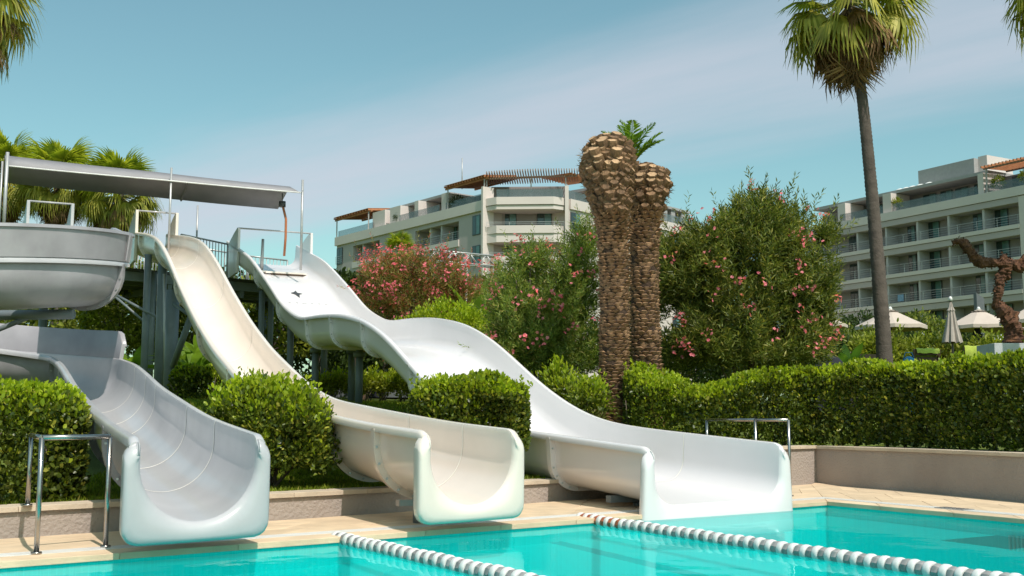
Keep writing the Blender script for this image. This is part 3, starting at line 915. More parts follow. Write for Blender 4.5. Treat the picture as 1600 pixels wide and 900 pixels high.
# --- grey spiral slide at left
H1 = 0.66
M1 = np.array((-2.55, 9.2)); RL = 2.05; SE = 9.5
Pe = M1 + SE * SA
Cc = Pe - RL * SRT                                         # loop centre, left of the upstream heading
arcL = 2 * math.pi * RL
s_arr = np.arange(-0.6, 36.0, 0.05)
Pp, Rr = [], []
for s in s_arr:
    if s <= SE: Pp.append(M1 + s * SA); Rr.append(SRT)
    elif s <= SE + arcL:
        a = SANG + (s - SE) / RL
        r = np.array((math.cos(a), math.sin(a))); Rr.append(r); Pp.append(Cc + RL * r)
    else: Pp.append(Pe + (s - SE - arcL) * SA); Rr.append(SRT)
S1 = [0, 1.5, 2.46, 3.04, 5.48, 6.62, 7.93, 10.28, 11.8, 15.0, 18.2, 21.45, 22.4, 33.8]
Z1 = [.90, 1.0, 1.08, 1.15, 1.45, 1.65, 1.85, 2.06, 2.2, 2.62, 3.02, 3.42, 3.55, 5.92]
p1 = Path(s_arr, np.array(Pp), np.array(Rr), smooth_profile(S1, Z1, s_arr) - H1)
prof1 = u_profile(0.47, H1)
s1_o = thing('water_slide', 'grey spiral water slide with a raised outer wall looping at the left edge', 'water slide', group='water slides by the pool')
c1 = [-0.05, 1.75, 3.3, 5.6, 6.5, 7.6, 9.6, 12.4, 15.6, 18.7, 21.6, 24.4, 27.4, 30.6, 33.4, 35.4]
sections(s1_o, p1, prof1, c1, M['gray_gel'], M['gray_gel_out'], M['seam'], 0.028, {1.75, 3.3, 5.6, 6.5, 7.6, 12.4}, set(c1[1:]), 0.18)
mouth('mouth_flange', p1, prof1, -0.12, M['gray_gel'], s1_o, 1.20, -0.16, 0.15, 0.13, skew=0.18)
entry(s1_o, p1, 0.47, H1, 33.6, M['gray_gel'])
def outer_wall(s0, s1, ht, ramp=0.35):
    ns = max(3, int((s1 - s0) / 0.12))
    x0, x1 = 0.50, 0.56
    V = []
    vs_ = np.linspace(s0, s1, ns)
    for v in vs_:
        e = min(v - S_W0, S_W1 - v)
        h = ht * (1 if e > ramp else (0.55 + 0.45 * math.sqrt(max(1 - (1 - e / ramp) ** 2, 0))))
        V += [p1.p3(v, x0, H1 + 0.008), p1.p3(v, x0 + 0.03, H1 + h), p1.p3(v, x0 + 0.045, H1 + h + 0.018), p1.p3(v, x1 + 0.045, H1 + h + 0.018), p1.p3(v, x1 + 0.055, H1 + h - 0.03), p1.p3(v, x1 + 0.03, H1 + h - 0.03), p1.p3(v, x1, H1 + 0.012)]
    k = 7
    F = []
    for i in range(ns - 1):
        F += [(i * k + j, i * k + (j + 1) % k, (i + 1) * k + (j + 1) % k, (i + 1) * k + j) for j in range(k)]
    F += [tuple(range(k)), tuple(reversed(range((ns - 1) * k, ns * k)))]
    mb = MB().add(V, F)
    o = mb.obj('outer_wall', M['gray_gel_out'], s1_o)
    for p_ in o.data.polygons: p_.use_smooth = True
    o.data.set_sharp_from_angle(angle=R(45))
    return o
S_W0, S_W1 = 9.65, 25.2
w_cuts = [9.65, 12.4, 15.6, 18.7, 21.6, 25.2]
for a, b in zip(w_cuts[:-1], w_cuts[1:]):
    o = outer_wall(a, b - 0.012, 0.45)
    if a > 10:
        q0 = p1.p3(a, 0.60, H1 + 0.02); q1 = p1.p3(a, 0.645, H1 + 0.42)
        bar('wall_strap', q0, q1, 0.09, 0.02, M['gray_gel_out'], o)
# mast with arms under the loop
gc = float(gz(Cc[0], Cc[1]))
tube('support_column', [(Cc[0], Cc[1], gc - 0.2), (Cc[0], Cc[1], 3.3)], 0.16, M['column'], s1_o, 14)
for sv in (12.2, 15.4, 18.7, 21.2):
    q = Vector(p1.p3(sv, 0, -0.13)); c0 = Vector((Cc[0], Cc[1], q.z))
    tube('support_arm', [c0, q], 0.075, M['column'], s1_o, 10)
    c1_ = Vector((Cc[0], Cc[1], q.z - 0.55))
    tube('support_brace', [c1_, c0.lerp(q, 0.7)], 0.04, M['column'], s1_o, 8)
for sv, dx in ((4.6, 0.0), (7.2, 0.0)):
    q = p1.p3(sv, dx, -0.04); g = float(gz(q[0], q[1]))
    tube('support_column', [(q[0], q[1], g - 0.1), q], 0.07, M['column'], s1_o, 10)


# columns under the cream and the white slide, brackets at the mouths
def column(path, sv, x, r, parent, top=-0.10):
    q = path.p3(sv, x, top); g = float(gz(q[0], q[1])) if wall_t(q[0], q[1]) > 0.2 else 0.0
    o = tube('support_column', [(q[0], q[1], g - 0.1), q], r, M['column'], parent, 12)
    tube('column_head', [(q[0], q[1], q[2] - 0.16), (q[0], q[1], q[2] - 0.05)], r * 1.6, M['column'], o, 12)
    return o
for sv, x in ((9.95, 0.05), (12.5, -0.25), (14.9, -0.55), (14.9, 0.35), (17.4, -0.5), (17.4, 0.4), (19.8, -0.7), (21.6, 0.0)):
    column(p3_, sv, x, 0.085, s3_o)
for sv, x in ((0.75, -0.5), (0.75, 0.5), (0.45, 0.0)):
    column(p3_, sv, x, 0.09, s3_o)
q0 = p3_.p3(0.75, -0.95, -0.05); q1 = p3_.p3(0.75, 0.95, -0.05)
bar('support_beam', q0, q1, 0.12, 0.08, M['column'], s3_o)
for sx in (-0.2, 0.2):
    q = p2.p3(0.85, sx, -0.03)
    tube('support_column', [(q[0], q[1], -0.01), q], 0.05, M['column'], s2_o, 8)
bar('support_beam', p2.p3(0.85, -0.42, -0.07), p2.p3(0.85, 0.42, -0.07), 0.10, 0.06, M['bolt'], s2_o)
q = p1.p3(0.8, 0, -0.03)
tube('support_column', [(q[0], q[1], -0.01), q], 0.06, M['column'], s1_o, 8)

# --- start tower: platform, columns, braces, fences, awning
tw = thing('slide_tower', 'grey steel start tower with platform and columns behind the slides', 'slide tower')
e1 = np.array(p1.p3(35.2, 0, 0)[:2]); e2 = np.array(p2.p3(22.1, 0, 0)[:2]); e3 = np.array(p3_.p3(22.7, 0, 0)[:2])
TD = (e3 - e1) / np.linalg.norm(e3 - e1); TNr = np.array((-TD[1], TD[0]))
PZ = 5.22
pa, pb = e1 - TD * 1.5 - TNr * 0.1, e3 + TD * 2.0 - TNr * 0.1
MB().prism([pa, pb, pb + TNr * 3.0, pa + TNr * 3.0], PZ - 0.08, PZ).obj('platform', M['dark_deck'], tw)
for kx in (0.1, 1.1, 2.1, 2.9):
    a, b = pa + TNr * kx, pb + TNr * kx
    bar('platform_beam', (a[0], a[1], PZ - 0.22), (b[0], b[1], PZ - 0.22), 0.14, 0.26, M['column'], tw)
plen = np.linalg.norm(pb - pa)
for kx in np.linspace(0.4, plen - 0.4, 5):
    a = pa + TD * kx + TNr * 0.05; b = a + TNr * 2.9
    bar('cross_beam', (a[0], a[1], PZ - 0.46), (b[0], b[1], PZ - 0.46), 0.12, 0.2, M['column'], tw)
cols = []
for px, Y, w in ((228, 27.6, 0.17), (251, 26.6, 0.22), (269, 25.6, 0.30), (237, 31.0, 0.18)):
    q = pt(px, 500, Y); g = float(gz(q.x, q.y))
    top = PZ - 0.1 if px != 269 else 4.0
    cols.append(tube('tower_column', [(q.x, q.y, g - 0.2), (q.x, q.y, top)], w / 2, M['column'], tw, 16))
for kx in (plen * .25, plen - 1.5, plen - 0.4):
    a = pa + TD * kx + TNr * 2.6; g = float(gz(a[0], a[1]))
    tube('tower_column', [(a[0], a[1], g - 0.2), (a[0], a[1], PZ - 0.3)], 0.12, M['column'], tw, 12)
a, b = pt(183, 462, 28), pt(246, 496, 27.3)
tube('brace', [a, b], 0.035, M['column'], tw, 8)
tube('brace', [pt(170, 455, 28.6), pt(222, 500, 28.2)], 0.035, M['column'], tw, 8)
tube('brace', [pt(270, 572, 25.4), pt(298, 496, 24.8)], 0.075, M['column'], tw, 10)
tube('brace', [pt(272, 475, 25.4), pt(292, 490, 24.9)], 0.04, M['column'], tw, 8)
tube('drain_pipe', [pt(256, 428, 26.2), pt(258, 600, 26.2)], 0.03, M['truss'], tw, 8)

def fence(parent, A, B, h, step=0.125, n_rails=(1.0, 0.08)):
    A, B = Vector(A), Vector(B)
    f = bpy.data.objects.new('fence_panel', None); COL.objects.link(f); f.parent = parent
    d = B - A; l = d.length
    for kz in n_rails:
        tube('top_rail' if kz == 1.0 else 'bottom_rail', [A + Vector((0, 0, h * kz)), B + Vector((0, 0, h * kz))], 0.026 if kz == 1.0 else 0.02, M['rail'], f, 8)
    n = max(2, int(l / step))
    for i in range(n + 1):
        p = A + d * i / n
        end = i in (0, n)
        tube('fence_post' if end else 'baluster', [p + Vector((0, 0, 0)), p + Vector((0, 0, h * (1.0 if end else 0.99)))], 0.028 if end else 0.012, M['rail'], f, 6)
def onp(v): return (v[0], v[1], PZ)
fence(tw, onp(e1 + TD * 0.75 + TNr * 0.2), onp(e2 - TD * 0.75 + TNr * 0.2), 0.95)
fence(tw, onp(e2 + TD * 0.75 - TNr * 0.4), onp(e3 - TD * 1.35 - TNr * 0.2), 0.98)
fence(tw, onp(e2 + TD * 0.9 + TNr * 2.7), onp(e3 - TD * 1.5 + TNr * 2.8), 0.85)
fence(tw, onp(e3 - TD * 1.3 + TNr * 1.2), onp(e3 + TD * 0.4 + TNr * 1.6), 1.0)
fence(tw, onp(e3 + TD * 0.45 + TNr * 1.6), onp(e3 + TD * 1.9 + TNr * 1.6), 1.0)
# poles and awning
aw = thing('awning', 'long grey canvas awning stretched on thin poles over the slide tower', 'awning')
def quadstrip(name, rows, m, parent, th=0.006):
    k = len(rows[0]); V = [p for r in rows for p in r]
    F = [(i * k + j, i * k + j + 1, (i + 1) * k + j + 1, (i + 1) * k + j) for i in range(len(rows) - 1) for j in range(k - 1)]
    me = mesh_py(name, V, F, m, True)
    o = link(name, me, parent)
    bm = bmesh.new(); bm.from_mesh(me)
    bmesh.ops.solidify(bm, geom=list(bm.faces), thickness=th)
    bmesh.ops.recalc_face_normals(bm, faces=bm.faces); bm.to_mesh(me); bm.free()
    return o
nA, nB = pt(10, 259, 27.5), pt(470, 301, 31.0)
ab = Vector((-(nB - nA).y, (nB - nA).x, 0)).normalized()
def sag(t): return -0.10 * math.sin(math.pi * ((t * 2) % 1.0)) * 0.15
tsp = [i / 24 for i in range(25)]
near_, ridge_, far_ = [], [], []
for t in tsp:
    b_ = nA.lerp(nB, t)
    near_.append(b_ + Vector((0, 0, sag(t) * 0.6)))
    ridge_.append(b_ + ab * 1.1 + Vector((0, 0, 0.50 - 0.12 * t + sag(t) * 0.8)))
    far_.append(b_ + ab * 2.3 + Vector((0, 0, 0.02 + sag(t) - 0.10 * t)))
o = quadstrip('canvas', [near_, ridge_], M['canvas'], aw)
o = quadstrip('canvas', [ridge_, far_], M['canvas'], aw)
tube('hem_rope', near_, 0.02, M['hem'], aw, 6)
tube('ridge_batten', [ridge_[15] + Vector((0, 0, -0.02)), far_[15] + Vector((0, 0, -0.02))], 0.03, M['canvas'], aw, 6)
def pole(px, py0, py1, Y, r, m=M['rail']):
    a, b = pt(px, py1, Y), pt(px, py0, Y)
    base = PZ if Y > 26 else float(gz(a.x, a.y))
    tube('awning_pole', [(b.x, b.y, base), (b.x, b.y, b.z)], r, m, aw, 8)
pole(12, 238, 345, 27.4, 0.045); pole(4, 252, 345, 28.5, 0.03); pole(268, 262, 340, 29.4, 0.03); pole(473, 281, 372, 31.3, 0.035); pole(309, 321, 365, 32.5, 0.028)
tube('stay_wire', [nB, pt(473, 297, 31.3)], 0.01, M['rail'], aw, 5)
hs = thing('hose', 'orange hose hanging from the end of the grey awning', 'hose')
a, b = pt(441, 318, 31.3), pt(444, 400, 31.3)
tube('tube', [a, a.lerp(b, 0.3) + Vector((0.09, 0, 0)), a.lerp(b, 0.65) + Vector((0.06, 0, 0)), b], 0.035, M['hose'], hs, 8)
tube('clamp', [a + Vector((0, 0, -0.10)), a + Vector((0, 0, 0.06))], 0.10, M['frame'], hs, 10)
tube('cord', [a, a + Vector((0.0, 0, 0.3))], 0.012, M['frame'], hs, 6)

# ------------------------------------------------------------------ steel handrails
def handrail(label, posts, z_top):
    """posts: list of base points in order round the frame"""
    t = thing('handrail', label, 'handrail')
    tops = [Vector((p[0], p[1], z_top)) for p in posts]
    for p in posts:
        tube('post', [p, (p[0], p[1], z_top)], 0.021, M['steel'], t, 10)
        tube('base_ring', [(p[0], p[1], p[2]), (p[0], p[1], p[2] + 0.018)], 0.042, M['steel'], t, 12)
    for a, b in zip(tops[:-1], tops[1:]):
        tube('top_rail', [a, b], 0.021, M['steel'], t, 10)
    return t
f1 = pt(57, 860, 8.96); f2 = pt(165, 850, 9.42)
b1 = pt(43, 790, 10.3)
handrail('square steel handrail standing in front of the left clipped bush', [(b1.x, b1.y, 0.27), (f1.x, f1.y, 0.0), (f2.x, f2.y, 0.0)], 0.905)
r1 = pt(1105, 700, 17.3); r2 = pt(1181, 700, 15.9); r3 = pt(1235, 765, 15.6)
handrail('slim steel handrail beside the mouth of the white slide', [(r1.x, r1.y, 0.27), (r2.x, r2.y, 0.0), (r3.x, r3.y, 0.0)], 1.04)

# ------------------------------------------------------------------ lane ropes
def float_mesh(name, r, l, m, rib=False):
    prof = [(-l / 2, r * 0.55), (-l / 2, r * 0.86), (-l * 0.36, r * 0.97), (-l * 0.15, r), (l * 0.15, r), (l * 0.36, r * 0.97), (l / 2, r * 0.86), (l / 2, r * 0.55)]
    n = 16
    V, F = [], []
    for x, q in prof:
        for k_ in range(n):
            a = 2 * math.pi * k_ / n
            rr = q * (0.93 if (rib and k_ % 2) else 1.0)
            V.append((x, rr * math.cos(a), rr * math.sin(a)))
    for i in range(len(prof) - 1):
        F += [(i * n + k_, i * n + (k_ + 1) % n, (i + 1) * n + (k_ + 1) % n, (i + 1) * n + k_) for k_ in range(n)]
    F += [tuple(range(n)), tuple(reversed(range((len(prof) - 1) * n, len(prof) * n)))]
    me = mesh_py(name, V, F, m, True); me.set_sharp_from_angle(angle=R(35))
    return me
FW = float_mesh('float', 0.066, 0.066, M['float_white'])
FG = float_mesh('float', 0.060, 0.064, M['float_grey'], True)
FRd = float_mesh('float', 0.060, 0.064, M['float_red'], True)
def lane_rope(label, a, b, red=0, seed=0):
    rr = random.Random(seed)
    a, b = Vector(a), Vector(b)
    t = thing('lane_rope', label, 'lane rope', a, group='lane ropes on the water')
    d = b - a; n = int(d.length / 0.071)
    ang = math.atan2(d.y, d.x)
    for i in range(n):
        me = FW if i % 2 == 0 else (FRd if (i // 2) < red and rr.random() < 0.85 else FG)
        o = link('float', me, t, (d.normalized() * (i * 0.071)) + Vector((0, 0, 0.004 * math.sin(i * 0.5) + rr.uniform(-0.002, 0.002))))
        o.rotation_euler = (rr.uniform(0, 6), rr.uniform(-0.03, 0.03), ang + rr.uniform(-0.04, 0.04))
    tube('cable', [d.normalized() * -0.12 + Vector((0, 0, 0.01)), d.normalized() * (n * 0.071)], 0.008, M['cable'], t, 6)
z_r = WATER_Z + 0.032
ra, rb = pt(527, 829, 10.45), pt(797, 902, 7.9)
dr = Vector((rb.x - ra.x, rb.y - ra.y, 0)).normalized()
lane_rope('grey and white lane rope starting between the grey and the cream slide', (ra.x, ra.y, z_r), Vector((ra.x, ra.y, z_r)) + dr * 3.9, 0, 1)
ra, rb = pt(908, 803, 12.5), pt(1490, 895, 8.05)
dr = Vector((rb.x - ra.x, rb.y - ra.y, 0)).normalized()
lane_rope('longer lane rope with faded red floats first, starting left of the white slide', (ra.x, ra.y, z_r), Vector((ra.x, ra.y, z_r)) + dr * 6.2, 6, 2)

# ------------------------------------------------------------------ plants: tools
T_ROUND = (np.array([(0, 0, 0), (0.35, 0.5, 0.05), (0.75, 0.42, 0.02), (1.0, 0, -0.06), (0.75, -0.42, 0.02), (0.35, -0.5, 0.05)]), np.array([(0, 1, 2, 3), (0, 3, 4, 5)]))
T_LANCE = (np.array([(0, 0, 0), (0.45, 0.5, 0.04), (1.0, 0, -0.08), (0.45, -0.5, 0.04)]), np.array([(0, 1, 2), (0, 2, 3)]))
T_PETAL = (np.array([(0, 0, 0), (0.6, 0.5, 0.1), (1.0, 0.25, 0.0), (1.0, -0.25, 0.0), (0.6, -0.5, 0.1)]), np.array([(0, 1, 2), (0, 2, 3), (0, 3, 4)]))

def unit(v): return v / np.maximum(np.linalg.norm(v, axis=-1, keepdims=True), 1e-9)

def leaves(P, D, Ln, Wd, tmpl, up=None, rg=rng):
    """leaf geometry: base points P, axis D, length, width -> V, F"""
    n = len(P); D = unit(D)
    ref = rg.normal(size=(n, 3)) if up is None else up + 0.35 * rg.normal(size=(n, 3))
    S = unit(np.cross(D, ref)); Nn_ = np.cross(S, D)
    tv, tf = tmpl
    V = P[:, None, :] + D[:, None, :] * (tv[None, :, 0:1] * Ln[:, None, None]) + S[:, None, :] * (tv[None, :, 1:2] * Wd[:, None, None]) + Nn_[:, None, :] * (tv[None, :, 2:3] * Ln[:, None, None])
    k = len(tv)
    F = (np.arange(n) * k)[:, None, None] + tf[None]
    return V.reshape(-1, 3), F.reshape(-1, tf.shape[1])

def foliage(name, P, D, Ln, Wd, tmpl, m, parent, up=None, kind='stuff'):
    V, F = leaves(P, D, Ln, Wd, tmpl, up)
    o = link(name, mesh_np(name, V, F, m), parent)
    if kind: o['kind'] = kind
    return o

def lobes_sample(lobes, n, lo=0.72, hi=1.03, bottom=-0.55):
    """points and outward directions in the outer layers of several ellipsoids"""
    L_ = np.array(lobes, float)                      # cx cy cz rx ry rz
    wgt = (L_[:, 3] * L_[:, 4] + L_[:, 4] * L_[:, 5] + L_[:, 3] * L_[:, 5]); wgt /= wgt.sum()
    out_p, out_d = [], []
    need = n
    while need > 0:
        i = rng.choice(len(L_), size=need * 2, p=wgt)
        d = unit(rng.normal(size=(need * 2, 3)))
        r = lo + (hi - lo) * rng.random(need * 2) ** 0.6
        ok = d[:, 2] > bottom
        p = L_[i, :3] + d * L_[i, 3:] * r[:, None]
        # drop what lies deep inside another lobe
        for q in L_:
            e = np.linalg.norm((p - q[:3]) / q[3:], axis=1)
            ok &= e > min(lo - 0.03, 0.95)
        p, d = p[ok][:need], unit((d / L_[i, 3:])[ok][:need])
        out_p.append(p); out_d.append(d); need -= len(p)
    return np.concatenate(out_p), np.concatenate(out_d)

def stems(parent, base, lobes, n, r0, m=None, name='branch'):
    for i in range(n):
        q = lobes[i % len(lobes)]
        e = Vector(q[:3]) + Vector((random.uniform(-.4, .4) * q[3], random.uniform(-.4, .4) * q[4], random.uniform(-0.2, .5) * q[5]))
        b = Vector(base) + Vector((random.uniform(-.12, .12), random.uniform(-.12, .12), -0.05)) * (1 + 2 * r0)
        mid = b.lerp(e, 0.5) + Vector((random.uniform(-.15, .15), random.uniform(-.15, .15), 0.05)) * (e - b).length * 0.5
        tube(name, [b, b.lerp(mid, 0.5), mid, mid.lerp(e, 0.6), e], [r0, r0 * 0.85, r0 * 0.7, r0 * 0.5, r0 * 0.25], m or M['wood_bark'], parent, 6)

def bush(name, label, cat, base, lobes, n, ln, wd, m, m_new=None, new_frac=0.3, group=None, tmpl=T_ROUND, n_stem=5, sr=0.03, sprigs=0, lo=0.72, upb=0.55):
    """lobes relative to base"""
    t = thing(name, label, cat, base, 0, group)
    p, d = lobes_sample(lobes, n, lo)
    nr = len(p)
    ci = rng.integers(0, nr, max(30, nr // 24)); pk = ci[rng.integers(0, len(ci), nr)]
    mv = rng.random(nr) < 0.72
    out_ = rng.normal(size=len(ci)) * ln * 0.9; out_ = dict(zip(ci.tolist(), out_.tolist()))
    ov = np.array([out_[k_] for k_ in pk.tolist()])
    p = np.where(mv[:, None], p[pk] + d[pk] * ov[:, None] + rng.normal(size=(nr, 3)) * ln * 0.85, p); d = np.where(mv[:, None], d[pk], d)
    dd = d * 0.8 + np.array((0, 0, upb)) + 0.65 * rng.normal(size=(nr, 3))
    l_ = ln * rng.uniform(0.5, 1.4, nr)
    fac = d[:, 2] + 0.25 * rng.normal(size=nr)
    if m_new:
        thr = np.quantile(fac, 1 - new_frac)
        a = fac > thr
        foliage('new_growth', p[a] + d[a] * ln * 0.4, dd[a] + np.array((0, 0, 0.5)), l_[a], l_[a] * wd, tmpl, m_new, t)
        p, dd, l_, d = p[~a], dd[~a], l_[~a], d[~a]
    foliage('foliage', p, dd, l_, l_ * wd, tmpl, m, t)
    stems(t, (0, 0, 0), lobes, n_stem, sr)
    if sprigs:
        sprig_set(t, lobes, sprigs, ln, wd, m_new or m)
    return t

def sprig_set(t, lobes, n, ln, wd, m, ht=(0.08, 0.22), top=True):
    """upright young shoots standing out of a clipped surface"""
    p, d = lobes_sample(lobes, n, 0.97, 1.0, bottom=0.25 if top else -0.2)
    P, D = [], []
    for a, b in zip(p, d):
        h = random.uniform(*ht)
        ax = unit(np.array((b[0] * 0.4, b[1] * 0.4, 1.0)) + 0.25 * rng.normal(size=3))
        k = max(4, int(h / 0.022))
        for j in range(k):
            ang = j * 2.4
            s_ = unit(np.cross(ax, (0.3, 1, 0.2))); u_ = np.cross(ax, s_)
            P.append(a + ax * h * j / k); D.append(ax * 0.9 + (s_ * math.cos(ang) + u_ * math.sin(ang)) * (1.0 - 0.5 * j / k))
    P, D = np.array(P), np.array(D)
    l_ = ln * rng.uniform(0.7, 1.1, len(P))
    foliage('young_shoots', P, D, l_, l_ * wd, T_ROUND, m, t)

def box_hedge(name, label, cat, path, h, th, n, ln, wd, m, m_new, n_stem=8, base_gap=0.05, lump=0.06, group=None, new_frac=0.23, taper=0.06, sprigs=0):
    """clipped hedge along a polyline of (x, y) points; leaves in the outer layers of its box"""
    pts = np.array(path, float)
    seg = np.linalg.norm(np.diff(pts, axis=0), axis=1); cum = np.r_[0, np.cumsum(seg)]; ln_t = cum[-1]
    base = Vector((*pts[0], float(gz(*pts[0]))))
    t = thing(name, label, cat, base, 0, group)
    # area weighted: front, back, top, ends
    A = np.array([ln_t * h, ln_t * h * 0.45, ln_t * th, th * h, th * h]); A = A / A.sum()
    side = rng.choice(5, size=n, p=A)
    s = rng.random(n) * ln_t; q = (rng.random(n) - 0.5) * th; z = base_gap + rng.random(n) * (h - base_gap)
    dep = np.minimum(rng.exponential(0.10, n), 0.42)
    d = np.zeros((n, 3))                             # in (along, across, up)
    f = side == 0; q[f] = -th / 2 + dep[f]; d[f, 1] = -1
    f = side == 1; q[f] = th / 2 - dep[f]; d[f, 1] = 1
    f = side == 2; z[f] = h - dep[f]; d[f, 2] = 1
    f = side == 3; s[f] = dep[f]; d[f, 0] = -1
    f = side == 4; s[f] = ln_t - dep[f]; d[f, 0] = 1
    # gather the leaves into twigs so that light and dark clumps form
    nc = max(40, n // 26)
    for sd in range(5):
        f = np.where(side == sd)[0]
        if len(f) < 30: continue
        ci = f[rng.integers(0, len(f), max(8, int(nc * len(f) / n)))]
        pk = ci[rng.integers(0, len(ci), len(f))]
        mv = (rng.random(len(f)) < 0.72) & (dep[f] < 0.12)
        a_ = f[mv]; b_ = pk[mv]
        off = rng.normal(size=(len(a_), 3)) * 0.042
        s[a_] = np.clip(s[b_] + off[:, 0], 0, ln_t); q[a_] = q[b_] + off[:, 1] * .8; z[a_] = np.clip(z[b_] + off[:, 2], base_gap, h + .03)
    # round the upper edges and make the clipped surface uneven
    wob = lump * (np.sin(s * 2.1 + 1.3 * z * 3) + 0.7 * np.sin(s * 5.3 + z * 7.1 + 1) + 0.6 * np.sin(s * 11 + z * 3))
    edge = np.clip((z - (h - 0.22)) / 0.22, 0, 1)
    q = q * (1 - 0.22 * edge ** 2 * (np.abs(q) * 2 / th) ** 2) + d[:, 1] * wob * 0.6
    z = z - 0.10 * (np.clip((np.abs(q) * 2 / th - 0.6) / 0.4, 0, 1) ** 2) * edge + d[:, 2] * (wob * 0.7)
    e_ = np.minimum(s, ln_t - s); z = z - 0.16 * np.clip(1 - e_ / 0.3, 0, 1) ** 2 * (z / h)
    q = q * (1 - taper * (1 - z / h)) * np.sqrt(np.clip(1 - 0.75 * np.clip(1 - e_ / 0.5, 0, 1) ** 2, 0.05, 1))
    i = np.clip(np.searchsorted(cum, s, side='right') - 1, 0, len(seg) - 1)
    al = (pts[i + 1] - pts[i]) / seg[i][:, None]; ac = np.stack([-al[:, 1], al[:, 0]], -1)
    xy = pts[i] + al * (s - cum[i])[:, None] + ac * q[:, None]
    P = np.c_[xy, gz(xy[:, 0], xy[:, 1]) + z] - np.array(base)
    Dw = np.c_[al * d[:, 0:1] + ac * d[:, 1:2], d[:, 2]]
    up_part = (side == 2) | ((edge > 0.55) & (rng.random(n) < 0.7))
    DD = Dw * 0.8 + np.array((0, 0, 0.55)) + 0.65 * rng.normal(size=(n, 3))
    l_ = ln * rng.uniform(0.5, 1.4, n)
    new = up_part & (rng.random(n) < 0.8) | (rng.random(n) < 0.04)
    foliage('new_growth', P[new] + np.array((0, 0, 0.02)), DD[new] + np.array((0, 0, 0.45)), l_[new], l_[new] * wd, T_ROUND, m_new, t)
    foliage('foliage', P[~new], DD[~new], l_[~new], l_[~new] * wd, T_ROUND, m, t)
    # woody stems inside
    for j in range(n_stem):
        sv = (j + random.random()) / n_stem * ln_t
        i_ = min(int(np.searchsorted(cum, sv, side='right') - 1), len(seg) - 1)
        al_ = (pts[i_ + 1] - pts[i_]) / seg[i_]; ac_ = np.array((-al_[1], al_[0]))
        p0 = pts[i_] + al_ * (sv - cum[i_]) + ac_ * random.uniform(-0.25, 0.1) * th
        g = float(gz(p0[0], p0[1]))
        a = Vector((p0[0], p0[1], g - 0.05)) - base
        for br_ in range(2):
            b = a + Vector((random.uniform(-.3, .3), random.uniform(-.3, .1), h * random.uniform(0.5, 0.8)))
            mdl = a.lerp(b, 0.45) + Vector((random.uniform(-.08, .08), random.uniform(-.08, .08), 0))
            tube('stem', [a, mdl, b], [0.018, 0.014, 0.006], M['wood_bark'], t, 5)
    if sprigs:
        P2, D2 = [], []
        for j in range(sprigs):
            sv = random.random() * ln_t
            i_ = min(int(np.searchsorted(cum, sv, side='right') - 1), len(seg) - 1)
            al_ = (pts[i_ + 1] - pts[i_]) / seg[i_]; ac_ = np.array((-al_[1], al_[0]))
            p0 = pts[i_] + al_ * (sv - cum[i_]) + ac_ * random.uniform(-0.45, 0.45) * th
            a = np.array((p0[0], p0[1], float(gz(*p0)) + h - 0.04)) - np.array(base)
            hh = random.uniform(0.05, 0.16); ax = unit(np.array((random.uniform(-.3, .3), random.uniform(-.3, .3), 1.0)))
            k = max(4, int(hh / 0.02))
            s_ = unit(np.cross(ax, (0.3, 1, 0.2))); u_ = np.cross(ax, s_)
            for jj in range(k):
                an = jj * 2.4
                P2.append(a + ax * hh * jj / k); D2.append(ax + (s_ * math.cos(an) + u_ * math.sin(an)) * (1.0 - 0.5 * jj / k))
        P2, D2 = np.array(P2), np.array(D2); l2 = ln * rng.uniform(0.7, 1.1, len(P2))
        foliage('young_shoots', P2, D2, l2, l2 * wd, T_ROUND, m_new, t)
    return t

